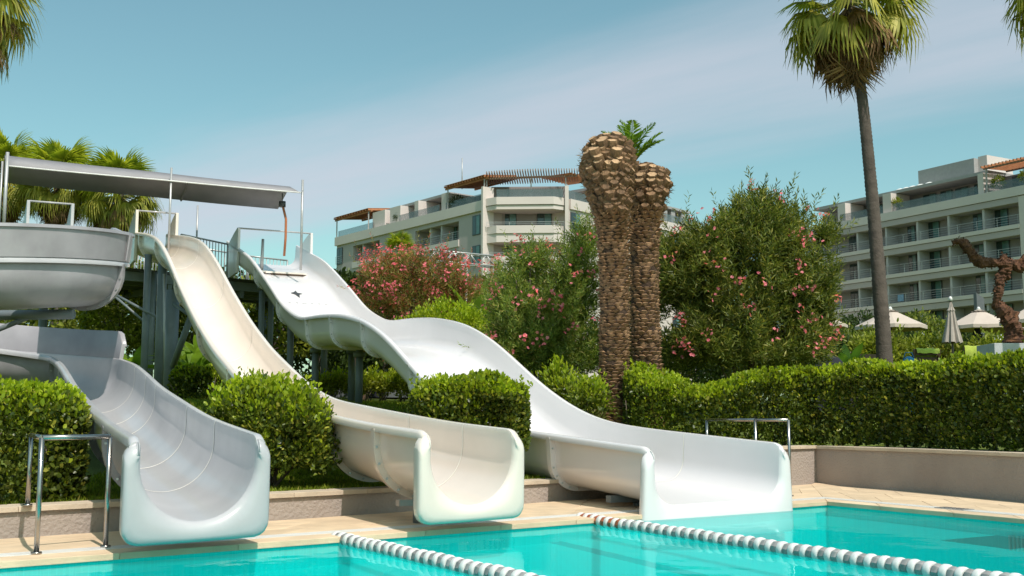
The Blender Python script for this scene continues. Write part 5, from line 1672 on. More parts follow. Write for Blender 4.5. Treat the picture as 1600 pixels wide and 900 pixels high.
# ------------------------------------------------------------------ clipped bushes near the pool
rng = np.random.default_rng(3); random.seed(3)
def gp(px, Y, dz=0.0):
    a = ray(px, 500)[0] * Y
    return Vector((a, Y, float(gz(a, Y)) + dz))
box_hedge('clipped_hedge', 'clipped green hedge with low left edge behind the square handrail', 'hedge', [(-7.3, 8.85), (-4.42, 11.5)], 1.12, 0.95, 42000, 0.055, 0.62, M['hedge'], M['hedge_new'], 8, sprigs=70, lump=0.05)
b = gp(424, 13.25)
B_ = bush('leafy_bush', 'loose green bush with upright sprigs between the grey and the cream slide', 'bush', b,
     [(0, 0, 0.78, .62, .6, .42), (-.36, -.05, .80, .42, .45, .36), (.38, -.1, .70, .42, .45, .38), (-.1, 0.05, 1.05, .40, .42, .24), (0.28, 0.0, 1.0, .32, .35, .22), (0.45, -.15, .42, .34, .35, .26), (-.05, -.3, .46, .40, .35, .28), (-.45, -.1, .42, .32, .35, .3)],
     26000, 0.062, 0.55, M['hedge'], M['hedge_new'], 0.28, n_stem=14, sr=0.026, sprigs=90, lo=0.6)
B_.scale = (0.93, 0.93, 0.96)
box_hedge('clipped_bush', 'dense bush clipped flat on top between the cream and the white slide', 'bush', [(-1.25, 14.55), (0.14, 15.0)], 1.29, 1.1, 34000, 0.055, 0.6, M['hedge'], M['hedge_new'], 8, sprigs=90, lump=0.085, taper=0.45, base_gap=0.5)
box_hedge('clipped_hedge', 'long tall clipped hedge running above the wall at right', 'hedge',
          [(2.05, 20.2), (5.3, 19.75), (6.5, 18.4), (7.55, 15.4), (8.5, 12.2)], 1.31, 1.05, 110000, 0.062, 0.6, M['hedge'], M['hedge_new'], 26, sprigs=260, lump=0.065)
box_hedge('clipped_hedge', 'low dark hedge in the shade behind the tower columns', 'hedge', [pt(270, 600, 24.5)[:2], pt(362, 600, 25.2)[:2]], 0.75, 0.8, 9000, 0.07, 0.6, M['hedge'], M['hedge_new'], 5)
for i, (px, Y, sz) in enumerate(((488, 29.5, .55), (521, 28.8, .5), (548, 29.2, .62), (573, 28.6, .55), (600, 28.9, .68), (626, 28.3, .55), (653, 27.5, .6))):
    b = gp(px, Y)
    bush('young_shrub', ['young light green shrub at the left end of the row under the white slide', 'young light green shrub second from the left in the row under the white slide', 'young light green shrub third from the left in the row under the white slide', 'young light green shrub in the middle of the row under the white slide', 'largest young shrub in the row on the lawn under the white slide', 'young light green shrub second from the right in the row under the white slide', 'young light green shrub at the right end of the row under the white slide'][i], 'shrub', b,
         [(0, 0, 0.30 + sz * .28, sz * .72, sz * .5, sz * .32), (sz * .35, 0, 0.28 + sz * .34, sz * .38, sz * .4, sz * .34)], 1300, 0.085, 0.5, M['tree_light'], M['hedge_new'], 0.35, 'young shrubs under the white slide', n_stem=5, sr=0.018)

# ------------------------------------------------------------------ oleanders and garden shrubs
def rel(base, px, py, Y, rx, ry, rz_):
    q = pt(px, py, Y) - Vector(base)
    return (q.x, q.y, q.z, rx, ry, rz_)
b = gp(660, 30.0)
oleander('reddish pink flowering oleander left of the metal truss behind the white slide', b,
         [rel(b, 655, 450, 30, 1.45, 1.1, 1.0), rel(b, 605, 455, 30, .85, .9, .95), rel(b, 715, 455, 30, .85, .9, .75), rel(b, 640, 420, 30.2, .8, .7, .62), rel(b, 690, 440, 30, .8, .7, .7), rel(b, 590, 425, 30, .45, .5, .5), rel(b, 650, 520, 30, 1.6, 1, 1)],
         1250, M['oleander_red'], 190, M['petal_red'], 0.13, fl_size=0.036, per=20)
b = gp(850, 23.2)
oleander('light green oleander with a few pink flowers left of the date palm trunks', b,
         [rel(b, 860, 460, 23.4, 1.05, .9, .95), rel(b, 810, 470, 23.2, .72, .8, .9), rel(b, 905, 430, 23.6, .6, .7, .8), rel(b, 850, 540, 23, 1.1, .9, .8), rel(b, 820, 545, 22.8, .8, .7, .7), rel(b, 915, 380, 23.8, .40, .45, .5), rel(b, 900, 540, 23, .8, .8, .8), rel(b, 792, 520, 23.4, .40, .5, .65), rel(b, 825, 405, 23.4, .5, .5, .35)],
         1500, M['oleander_light'], 75, M['petal'], 0.14, per=22, fl_size=0.036)
b = gp(1165, 23.0)
oleander('large dark green oleander with pink flowers right of the date palm trunks', b,
         [rel(b, 1165, 430, 23, 1.35, 1.1, 1.35), rel(b, 1085, 440, 23, .85, .9, 1.2), rel(b, 1245, 430, 23.2, .85, .9, 1.0), rel(b, 1180, 360, 23, .95, .8, .72), rel(b, 1128, 366, 23, .65, .7, .52), rel(b, 1235, 370, 23.2, .65, .7, .6), rel(b, 1160, 530, 22.8, 1.5, 1.0, .8), rel(b, 1062, 425, 23, .5, .6, .75), rel(b, 1285, 365, 23.4, .35, .4, .3), rel(b, 1100, 540, 23, .9, .9, .7), rel(b, 1235, 530, 23, .9, .9, .8), rel(b, 1265, 480, 23.2, .55, .6, .8), rel(b, 1190, 325, 23.2, .45, .4, .38)],
         2900, M['oleander'], 85, M['petal'], 0.175, per=20, fl_size=0.036)
b = gp(1005, 24.5)
oleander('oleander foliage showing between and behind the two date palm trunks', b,
         [rel(b, 1000, 470, 24.5, .8, .8, 1.2), rel(b, 1030, 430, 24.5, .6, .7, .9), rel(b, 980, 540, 24.5, .8, .8, .8), rel(b, 990, 590, 24.3, 1.2, .8, .6)], 700, M['oleander'], 10, M['petal'], 0.14)
b = gp(695, 27.0)
bush('flowerless_shrub', 'bright yellow green shrub just behind the hump of the white slide', 'shrub', b,
     [rel(b, 700, 515, 27, .85, .8, .62), rel(b, 660, 520, 27, .6, .7, .45), rel(b, 740, 520, 27, .55, .7, .5), rel(b, 690, 560, 27, 1.0, .8, .7)], 9000, 0.08, 0.5, M['lime_leaf'], M['hedge_new'], 0.3, n_stem=6, lo=0.6)
for px, py, Y, r0, lab in ((882, 612, 20.6, .28, 'small bright shrub right of the white slide below the light oleander'), (915, 618, 19.6, .34, 'small grey green shrub at the foot of the left date palm trunk'), (868, 596, 21.0, .28, 'small leafy shrub tucked under the light oleander beside the white slide')):
    b = gp(px, Y)
    bush('small_shrub', lab, 'shrub', b, [rel(b, px, py, Y, r0, r0, r0 * .8), rel(b, px + 8, py + 14, Y, r0 * .9, r0 * .8, r0 * .7)], 1700, 0.085, 0.4, M['tree'] if px == 915 else M['hedge'], M['hedge_new'], 0.35, n_stem=4, sr=0.015, lo=0.4)
for px, Y, lab in ((893, 20.2, 'pale spiky plant beside the white slide under the oleander'), (925, 20.0, 'pale spiky plant next to the left date palm trunk')):
    feather_b = gp(px, Y)
    t = thing('spiky_plant', lab, 'plant', feather_b)
    n_ = 46
    d_ = unit(np.c_[rng.normal(size=(n_, 2)), rng.uniform(0.3, 1.6, n_)])
    foliage('leaf_rosette', np.zeros((n_, 3)) + 0.05 * rng.normal(size=(n_, 3)) + np.array((0, 0, .25)), d_, rng.uniform(.3, .5, n_), np.full(n_, 0.045), T_LANCE, M['pale_palm'], t)

# background trees behind the tower and the slides
def tree(label, px, py, Y, rx, rz_, n, m, seed=0, ln=0.16, group='background trees', m_new=None, trunk_r=0.09):
    random.seed(seed)
    b = gp(px, Y)
    c = pt(px, py, Y) - b
    t = thing('leafy_tree', label, 'tree', b, 0, group)
    lob = [(c.x, c.y, c.z, rx, rx * .8, rz_)]
    for i in range(6):
        a = i * 1.05 + seed
        lob.append((c.x + .65 * rx * math.cos(a), c.y + .5 * rx * math.sin(a), c.z + rz_ * random.uniform(-.5, .55), rx * .52, rx * .5, rz_ * random.uniform(.35, .55)))
    p_, d_ = lobes_sample(lob, n, 0.6, 1.04, -0.8)
    l_ = ln * rng.uniform(.6, 1.3, n)
    foliage('crown', p_, d_ * .6 + .8 * rng.normal(size=d_.shape), l_, l_ * .5, T_ROUND, m, t)
    tube('trunk', [(0, 0, -.1), (c.x * .3, c.y * .3, c.z * .4), (c.x, c.y, c.z)], [trunk_r, trunk_r * .8, trunk_r * .4], M['wood_bark'], t, 7)
    for i in range(1, 5):
        q = lob[i]; tube('limb', [(c.x * .6, c.y * .6, c.z * .6), q[:3]], [trunk_r * .5, trunk_r * .2], M['wood_bark'], t, 5)
    return t
tree('light leafy tree just left of the tower columns', 192, 490, 34, 1.2, 1.3, 4200, M['tree_light'], 1, 0.15)
tree('darker leafy tree behind the top of the tower columns', 225, 470, 38, 1.7, 1.5, 4200, M['tree'], 2, 0.17)
tree('leafy tree between the tower columns and the cream slide', 300, 520, 36, 1.7, 1.5, 4200, M['tree'], 3, 0.17)
tree('yellow green tree right of the cream slide behind the white slide columns', 425, 500, 38, 1.9, 1.6, 4500, M['tree_light'], 4, 0.17)
tree('dark tree behind the middle of the white slide', 500, 540, 40, 2.3, 1.6, 5000, M['tree_dark'], 5, 0.2)
tree('dark green tree behind the right columns of the white slide', 600, 545, 37, 1.9, 1.3, 5000, M['tree_dark'], 6, 0.18)
tree('low leafy tree behind the grey spiral at the left edge', 60, 520, 36, 2.2, 1.2, 5000, M['tree'], 7, 0.18)
tree('broad dark tree far behind the tower', 130, 480, 48, 3.2, 2.2, 6000, M['tree_dark'], 8, 0.24)
tree('leafy tree far behind the cream slide', 350, 500, 50, 3.2, 2.2, 6000, M['tree_dark'], 9, 0.24)
tree('leafy tree under the central hotel at its left end', 520, 500, 55, 3.4, 2.4, 6000, M['tree_dark'], 10, 0.26)
tree('leafy tree behind the reddish oleander', 640, 510, 48, 3.2, 2.0, 6000, M['tree'], 11, 0.24)
tree('leafy tree below the central hotel behind the light oleander', 800, 510, 45, 2.8, 2.2, 5000, M['tree'], 12, 0.24)
tree('low dark shrubbery behind the long hedge right of the date palms', 1060, 565, 33, 1.5, .9, 5000, M['tree_dark'], 13, 0.14)
tree('low shrubbery behind the middle of the dark oleander', 1150, 560, 35, 1.8, 1.0, 5000, M['tree'], 14, 0.15)
tree('low shrubbery behind the right end of the dark oleander', 1240, 560, 36, 1.6, .9, 5000, M['tree_dark'], 15, 0.15)
for i, (px, Y, h) in enumerate(((303, 27.5, 1.5), (322, 28.5, 1.9), (283, 29.5, 1.6), (395, 29, 1.6), (206, 28.5, 1.5))):
    banana(['broad leaved plant left of the cream slide behind the low dark hedge', 'taller broad leaved plant close to the cream slide edge', 'broad leaved plant beside the thick tower column', 'broad leaved plant seen under the top of the white slide', 'broad leaved plant left of the thin tower column'][i], gp(px, Y), h, 20, i, 'broad leaved plants behind the slides', (0.5, 1.3))
banana('tall banana plant by the truss post between two oleanders', gp(738, 29.5), 3.6, 5, 9, spread=(1.15, 1.5))
banana('banana plant right of the large dark oleander', gp(1322, 30), 1.7, 12, 8, spread=(0.7, 1.45))

# ------------------------------------------------------------------ palms
b = gp(1381, 24.0)
tp = pt(1324, -8, 24.0)
fan_palm('tall fan palm with slim grey trunk and hanging brown skirt', tp, b, 0.205, 0.10, 1.18, 24, 13, 44,
         bend=[(0.22, Vector((0.10, 0, 0))), (0.5, Vector((0.14, 0, 0))), (0.75, Vector((0.13, 0, 0))), (0.9, Vector((0.05, 0, 0)))], seed=4)
for i, (px, py, Y, lab, sc_) in enumerate(((10, 272, 41, 'fan palm cut by the left edge behind the awning', 1.12), (92, 278, 40, 'fan palm in the middle of the group behind the awning', 1.08), (186, 300, 39, 'fan palm at the right of the group behind the awning', 1.12))):
    b = gp(px, Y)
    fan_palm(lab, pt(px, py, Y), b, 0.24, 0.17, sc_, 24, 20, 20, seed=20 + i, group='fan palms behind the awning', el_g=(0.0, 1.25))
b = gp(-110, 22); fan_palm('fan palm mostly outside the picture at the upper left corner', pt(-50, -12, 22), b, 0.2, 0.14, 1.05, 16, 16, 20, seed=31, group='fan palms cut by the picture edge')
b = gp(1720, 24); fan_palm('fan palm mostly outside the picture at the upper right corner', pt(1668, -36, 24), b, 0.2, 0.14, 1.1, 16, 14, 12, seed=37, group='fan palms cut by the picture edge')
b = gp(624, 72); fan_palm('small distant fan palm in front of the central hotel', pt(625, 388, 72), b, 0.18, 0.14, 0.72, 24, 12, 6, seed=33)

# pruned date palms
def boot_mesh(name, w_, h_, out, cut=True):
    """leaf base stump: diamond section, pointing out (+X) and up, sawn off"""
    sec = [(-w_ / 2, 0), (-w_ * .22, h_ * .38), (w_ * .22, h_ * .38), (w_ / 2, 0), (w_ * .2, -h_ * .5), (-w_ * .2, -h_ * .5)]
    V = [(-0.03, y * 1.25, z * 1.5 - out * .5) for y, z in sec] + [(out + z * -0.35, y, z + out * .35) for y, z in sec]
    F = [(i, (i + 1) % 6, 6 + (i + 1) % 6, 6 + i) for i in range(6)] + [tuple(range(6, 12))]
    me = mesh_py(name, V, F, M['boot'])
    me.materials.append(M['boot_cut'])
    if cut: me.polygons[-1].material_index = 1
    bm = bmesh.new(); bm.from_mesh(me); bmesh.ops.recalc_face_normals(bm, faces=bm.faces); bm.to_mesh(me); bm.free()
    return me
BOOT = [boot_mesh('leaf_base', 0.21, 0.12, 0.12), boot_mesh('leaf_base', 0.19, 0.11, 0.07, False), boot_mesh('leaf_base', 0.20, 0.12, 0.10, False)]
def date_palm(label, prof_px, Y, tuft=None, seed=0, head_y=330):
    """prof_px: list of (y, x centre, half width) in picture rows, bottom first"""
    rr = random.Random(seed)
    b = gp(prof_px[0][1], Y)
    t = thing('date_palm', label, 'palm tree', b, 0, 'pruned date palms')
    cs = [(pt(x, y, Y) - b, hw * (0.95 if y > 335 else 0.95) / FPX * Y) for y, x, hw in prof_px]
    cs = [(Vector((cs[0][0].x, 0, -0.2)), cs[0][1] * 1.05)] + cs
    zs = [c.z for c, _ in cs]
    def at(z): return np.interp(z, zs, [c.x for c, _ in cs]), np.interp(z, zs, [r for _, r in cs])
    z_top = zs[-1]
    nz_ = int((z_top + 0.2) / 0.06)
    P, Rr_ = [], []
    for i in range(nz_ + 1):
        z = -0.2 + (z_top + 0.2) * i / nz_
        x, r = at(z); P.append((x, 0, z)); Rr_.append(r * 0.9 * rr.uniform(.97, 1.03))
    tube('trunk', P, Rr_, M['date_bark'], t, 20)
    z_head = (pt(prof_px[0][1], head_y, Y) - b).z
    # head: sawn leaf bases one by one
    z = z_head; k_ = 0
    while z < z_top - 0.02:
        x, r = at(z)
        n = max(5, int(2 * math.pi * r / 0.175))
        f = (z - z_head) / (z_top - z_head)
        for i in range(n):
            a = 2 * math.pi * (i + 0.5 * (k_ % 2)) / n + rr.uniform(-.08, .08)
            me = BOOT[0] if f > 0.52 and rr.random() < .55 else BOOT[1 if rr.random() < 0.5 else 2]
            if rr.random() < .1: continue
            o = link('leaf_base', me, t, (x + r * .86 * math.cos(a), r * .86 * math.sin(a), z + rr.uniform(-.015, .015)))
            tilt = -0.1 - 0.75 * max(f - .45, 0) * 2 * .6
            s = rr.uniform(.72, 1.1) * (0.98 if f > .5 else .9)
            o.rotation_euler = (rr.uniform(-.15, .15), tilt + rr.uniform(-.15, .15), a); o.scale = (s * rr.uniform(.8, 1.3), s, s)
        z += 0.09; k_ += 1
    # crown top closing
    x, r = at(z_top)
    for i in range(14):
        a = i * 2.4; q = r * .9 * math.sqrt((i + .5) / 14)
        o = link('leaf_base', BOOT[i % 3], t, (x + q * math.cos(a), q * math.sin(a), z_top - .03)); o.rotation_euler = (0, -1.0 + rr.uniform(-.3, .3), a)
    # old scars down the trunk, one joined relief
    V, F = [], []
    z = -0.05; k_ = 0
    tv = np.array([(0, -.5, 0), (.35, -.25, .5), (.35, .25, .5), (0, .5, 0), (1.0, -.28, .18), (1.0, .28, .18), (0.15, 0, -1.0)])
    tf = [(0, 4, 1), (1, 4, 5), (1, 5, 2), (2, 5, 3), (0, 6, 4), (4, 6, 5), (5, 6, 3)]
    dz = 0.062 * (1.0 if seed == 1 else 1.25)
    while z < z_head:
        x, r = at(z); f = z / z_head
        n = int(2 * math.pi * r / (0.15 + 0.03 * rr.random()))
        for i in range(n):
            a = 2 * math.pi * (i + 0.5 * (k_ % 2)) / n + rr.uniform(-.05, .05)
            if rr.random() < 0.05: continue
            ca, sa = math.cos(a), math.sin(a)
            out = 0.05 * rr.uniform(.4, 1.5) * (1.3 if f < .2 or f > .85 else 1); wd_ = 2 * math.pi * r / n * rr.uniform(.85, 1.12); hh = dz * rr.uniform(.6, 1.05)
            n0 = len(V)
            for q in tv:
                ro = r * .88 + q[0] * out; y_ = q[1] * wd_
                V.append((x + ro * ca - y_ * sa, ro * sa + y_ * ca, z + q[2] * hh + q[0] * .01))
            F += [tuple(n0 + j for j in f_) for f_ in tf]
        z += dz; k_ += 1
    me = mesh_py('leaf_scars', V, F, M['boot']); o = link('leaf_scars', me, t); o['kind'] = 'stuff'
    # loose fibres
    n_ = 800
    zz = np.concatenate([rng.uniform(z_head - .3, z_top, n_)])
    aa = rng.uniform(0, 6.283, n_)
    xr = np.array([at(q) for q in zz])
    Pn = np.c_[xr[:, 0] + xr[:, 1] * np.cos(aa), xr[:, 1] * np.sin(aa), zz]
    Dn = np.c_[np.cos(aa), np.sin(aa), rng.uniform(-1.2, 1.0, n_)] + .4 * rng.normal(size=(n_, 3))
    foliage('fibres', Pn, Dn, rng.uniform(.05, .17, n_), np.full(n_, .012), T_LANCE, M['palm_dead'], t)
    if tuft:
        q = pt(tuft[0], tuft[1], Y) - b
        for i in range(11):
            o = link('frond', FRONDS[i % 3], t, (q.x, 0, q.z))
            o.rotation_euler = (rr.uniform(-.3, .3), -(1.5 - 0.075 * i) + rr.uniform(-.1, .1), [0.1, 3.0, 0.5, 2.4, 5.8, 3.6, 1.5, 4.7, 0.0, 6.1, 0.25][i])
            s = tuft[2] * rr.uniform(.8, 1.1); o.scale = (s, s, s)
FRONDS = [frond('frond', leaf_mat('date_frond', (0.07, 0.15, 0.012), (0.17, 0.27, 0.02), 0.35), 1.0, 34, 0.5 + .2 * i, 0.26, 0.03, 0.4, i) for i in range(3)]
date_palm('left date palm trunk pruned bare with a thick pineapple shaped head',
          [(640, 957, 29), (610, 958, 27), (560, 960, 26), (480, 961, 25.5), (400, 959, 26), (350, 957, 27), (325, 954, 30), (300, 951, 37), (265, 949, 43), (240, 950, 41), (226, 952, 32), (219, 955, 18)], 20.5, None, 1, 332)
date_palm('right date palm trunk set further back with a small green frond tuft',
          [(610, 1012, 27), (560, 1010, 25), (480, 1007, 25), (400, 1007, 25), (350, 1008, 25), (318, 1011, 27), (305, 1014, 31), (288, 1015, 32), (272, 1012, 27), (262, 1006, 18)], 21.6, (985, 262, 1.02), 2, 325)

# ------------------------------------------------------------------ behind the hedge at right: umbrellas, loungers, sculpture
def umbrella(label, px, py_top, Y, half, drop, m=None, pole_to=None, n=8, group='open beige umbrellas'):
    m = m or M['canopy']
    t0 = pt(px, py_top, Y)
    g = float(gz(t0.x, t0.y))
    t = thing('umbrella', label, 'umbrella', (t0.x, t0.y, g), random.uniform(0, .8), group)
    h = t0.z - g
    V = [(0, 0, h)]
    F = []
    rings = ((.16, .10), (.17, .16), (.55, .56), (1.0, 1.0))
    for j, (f_, dz) in enumerate(rings):
        for i in range(n * 2):
            a = math.pi * i / n
            r = half * f_ * (1.0 if i % 2 == 0 else 0.965); zz = h - drop * dz - (0.0 if i % 2 == 0 else 0.02 * f_)
            V.append((r * math.cos(a), r * math.sin(a), zz))
    for i in range(n * 2): F.append((0, 1 + i, 1 + (i + 1) % (n * 2)))
    for j in range(1, 3):
        for i in range(n * 2):
            F.append((1 + j * n * 2 + i, 1 + (j + 1) * n * 2 + i, 1 + (j + 1) * n * 2 + (i + 1) % (n * 2), 1 + j * n * 2 + (i + 1) % (n * 2)))
    me = mesh_py('canopy', V, F, m); link('canopy', me, t)
    V = []; F = []
    for i in range(n * 2):
        a = math.pi * i / n
        for zz in (h - drop * 1.0, h - drop * 1.0 - 0.13): V.append((half * (1.0 if i % 2 == 0 else .965) * math.cos(a), half * (1.0 if i % 2 == 0 else .965) * math.sin(a), zz - (0 if i % 2 == 0 else .02)))
    F = [(2 * i, 2 * i + 1, 2 * ((i + 1) % (2 * n)) + 1, 2 * ((i + 1) % (2 * n))) for i in range(2 * n)]
    link('valance', mesh_py('valance', V, F, m), t)
    for i in range(n):
        a = 2 * math.pi * i / n
        tube('rib', [(0.05 * math.cos(a), .05 * math.sin(a), h - drop * .12), (half * .97 * math.cos(a), half * .97 * math.sin(a), h - drop * 1.02)], 0.012, M['pole'], t, 4)
        a += math.pi / n
        q0 = Vector((half * .19 * math.cos(a), half * .19 * math.sin(a), h - drop * .19))
        tube('vent', [q0 + Vector((-.10 * math.sin(a), .10 * math.cos(a), -.03)), q0 + Vector((0, 0, .02)), q0 + Vector((.10 * math.sin(a), -.10 * math.cos(a), -.03))], 0.035, M['pole'], t, 5)
    tube('pole', [(0, 0, 0), (0, 0, h - .02)], 0.035, M['pole'], t, 8)
    tube('finial', [(0, 0, h - .03), (0, 0, h + .03), (0, 0, h + .09)], [.07, .07, .03], M['dome'], t, 8)
    return t
umbrella('open beige umbrella partly hidden by the tall palm trunk', 1391, 483, 41, 1.27, 0.62)
umbrella('open beige umbrella right behind the closed one', 1529, 483, 43, 1.30, 0.66)
umbrella('open beige umbrella cut by the right edge, the highest one', 1618, 474, 40, 1.25, 0.62)
umbrella('open beige umbrella behind the sculpture at the right edge', 1588, 494, 47, 1.2, 0.5)
umbrella('small open umbrella at the right end of the large dark oleander', 1283, 488, 52, 1.2, 0.6)
umbrella('distant white umbrella low behind the sculpture foot', 1567, 519, 62, 0.95, 0.62, M['dome'])
umbrella('distant white umbrella left of the tall palm trunk', 1362, 536, 60, 0.8, 0.5, M['dome'])
umbrella('distant white umbrella right of the tall palm trunk', 1392, 540, 62, 0.85, 0.4, M['dome'])
def closed_umbrella(label, px, py_top, Y, hgt, half):
    t0 = pt(px, py_top, Y); g = float(gz(t0.x, t0.y)); h = t0.z - g
    t = thing('umbrella', label, 'umbrella', (t0.x, t0.y, g), 0.3, 'closed umbrellas')
    n = 32; prof_ = [(0, .03), (.06, .09), (.20, .25), (.27, .40), (.30, .34), (.45, .46), (.65, .62), (.85, .85), (1.0, 1.0)]
    V, F = [], []
    for f_, r in prof_:
        for i in range(n):
            a = 2 * math.pi * i / n
            rr_ = half * r * (1.0 if i % 4 in (0, 1) else (.68 if i % 4 == 3 else .84))
            V.append((rr_ * math.cos(a), rr_ * math.sin(a), h - hgt * f_ - (.04 if (f_ == 1 and i % 4 == 3) else 0)))
    for j in range(len(prof_) - 1): F += [(j * n + i, j * n + (i + 1) % n, (j + 1) * n + (i + 1) % n, (j + 1) * n + i) for i in range(n)]
    link('canopy', mesh_py('canopy', V, F, M['canopy_dark']), t)
    tube('pole', [(0, 0, 0), (0, 0, h - .05)], 0.03, M['pole'], t, 8)
    tube('finial', [(0, 0, h - .06), (0, 0, h + .02), (0, 0, h + .07)], [.05, .05, .02], M['dome'], t, 8)
closed_umbrella('large closed taupe umbrella standing between the loungers', 1485, 467, 30, 1.17, 0.27)
closed_umbrella('small distant closed umbrella just left of the large closed one', 1442, 522, 46, 0.75, 0.26)

def lounger(label, px, py_top, Y, rz, wid=0.68):
    q = pt(px, py_top, Y); g = float(gz(q.x, q.y))
    t = thing('sun_lounger', label, 'sun lounger', (q.x, q.y, g), rz, 'wooden sun loungers')
    hb = q.z - g
    zs = 0.36
    for sx in (-1, 1):
        bar('side_rail', (sx * wid / 2, 0, zs), (sx * wid / 2, 1.9, zs), .05, .08, M['teak'], t)
        bar('back_rail', (sx * wid / 2, 0.55, zs), (sx * wid / 2, 0.05, hb), .05, .07, M['teak'], t)
        for yy in (.3, 1.7): bar('leg', (sx * wid / 2, yy, 0), (sx * wid / 2, yy, zs), .06, .06, M['teak'], t)
    nb = 7
    for i in range(nb):
        f_ = (i + .6) / nb
        bar('back_slat', (-wid / 2, .55 - .5 * f_, zs + (hb - zs) * f_), (wid / 2, .55 - .5 * f_, zs + (hb - zs) * f_), .03, (hb - zs) / nb * .75, M['teak'], t)
    for i in range(10): bar('seat_slat', (-wid / 2, .65 + i * .13, zs + .045), (wid / 2, .65 + i * .13, zs + .045), .10, .025, M['teak'], t)
    return t, hb
def towel(label, lg, hb, m, wid, front, x0=0.0):
    zs = .36
    t = thing('towel', label, 'towel', lg.location, lg.rotation_euler.z)
    V, F = [], []
    rows = [(-.03 - .0, hb - front), (-.02, hb - front * .5), (.0, hb + .0), (.06, hb + .035), (.13, hb - .0), (.40, zs + .28)]
    k = 9
    for y, z in rows:
        for j in range(k):
            x = (j / (k - 1) - .5) * wid + x0
            V.append((x, y - .012 * math.sin(j * 2.1 + z * 9), z + .012 * math.sin(j * 1.7)))
    F = [(i * k + j, i * k + j + 1, (i + 1) * k + j + 1, (i + 1) * k + j) for i in range(len(rows) - 1) for j in range(k - 1)]
    o = link('cloth', mesh_py('cloth', V, F, m, True), t)
    return t
l1, hb1 = lounger('wooden sun lounger seen from behind between palm trunk and closed umbrella', 1450, 546, 29, 0.1)
towel('narrow lime towel along the top of the left sun lounger', l1, hb1, M['lime'], .62, .10)
l2, hb2 = lounger('wooden sun lounger left of the concrete plinth', 1528, 542, 28, -0.1, .62)
towel('bright lime green towel hung over the lounger beside the plinth', l2, hb2, M['lime'], .64, .34)
l3, hb3 = lounger('wooden sun lounger half hidden by the tall palm trunk', 1358, 553, 30, 0.25)
q = pt(1420, 560, 28.6); g = float(gz(q.x, q.y))
bl = thing('beach_bag', 'blue bag on the ground left of the slatted lounger', 'bag', (q.x, q.y, g))
V, F = [], []
for j, (r, z) in enumerate(((.16, 0), (.22, .1), (.22, .3), (.16, q.z - g - .02), (.06, q.z - g + .05))):
    V += [(r * math.cos(i * .785) * (1 + .1 * math.sin(i * 2 + j)), r * .7 * math.sin(i * .785), z) for i in range(8)]
for j in range(4): F += [(j * 8 + i, j * 8 + (i + 1) % 8, (j + 1) * 8 + (i + 1) % 8, (j + 1) * 8 + i) for i in range(8)]
F.append(tuple(range(32, 40)))
link('body', mesh_py('body', V, F, M['blue'], True), bl)
tube('strap', [(-.15, 0, q.z - g - .05), (-.08, 0, q.z - g + .15), (.08, 0, q.z - g + .15), (.15, 0, q.z - g - .05)], .012, M['blue'], bl, 5)
# dark cloth on an umbrella pole
q = pt(1526, 513, 42.5); g = q.z - .95
dc_ = thing('hanging_cloth', 'dark cloth hanging on the pole of the umbrella behind the closed one', 'cloth', (q.x, q.y, g))
V, F = [], []
for j in range(8):
    f_ = j / 7
    for i in range(10):
        a = 2 * math.pi * i / 10
        r = (.08 + .16 * math.sin(math.pi * min(f_ * 1.1, 1)) ** .6) * (1 + .15 * math.sin(i * 2.5))
        V.append((r * math.cos(a), r * .5 * math.sin(a), f_ * .95))
for j in range(7): F += [(j * 10 + i, j * 10 + (i + 1) % 10, (j + 1) * 10 + (i + 1) % 10, (j + 1) * 10 + i) for i in range(10)]
F.append(tuple(range(70, 80)))
link('drape', mesh_py('drape', V, F, M['black_cloth'], True), dc_)
# dark rounded equipment in the shade of the oleander
q = pt(1297, 560, 27); g = float(gz(q.x, q.y))
db = thing('covered_lounger', 'low dark covered lounger behind the hedge right of the big oleander', 'lounger', (q.x, q.y, g))
V, F = [], []
for j in range(7):
    f_ = j / 6
    for i in range(9):
        a = math.pi * i / 8
        V.append(((f_ - .5) * .95, -math.cos(a) * .35, max(0, math.sin(a)) * (q.z - g) * (.75 + .35 * math.sin(math.pi * f_))))
for j in range(6): F += [(j * 9 + i, j * 9 + i + 1, (j + 1) * 9 + i + 1, (j + 1) * 9 + i) for i in range(8)]
link('cover', mesh_py('cover', V, F, M['black_cloth'], True), db)
for sx in (-.4, .4): bar('leg', (sx, 0, 0), (sx, 0, .3), .05, .05, M['teak'], db)

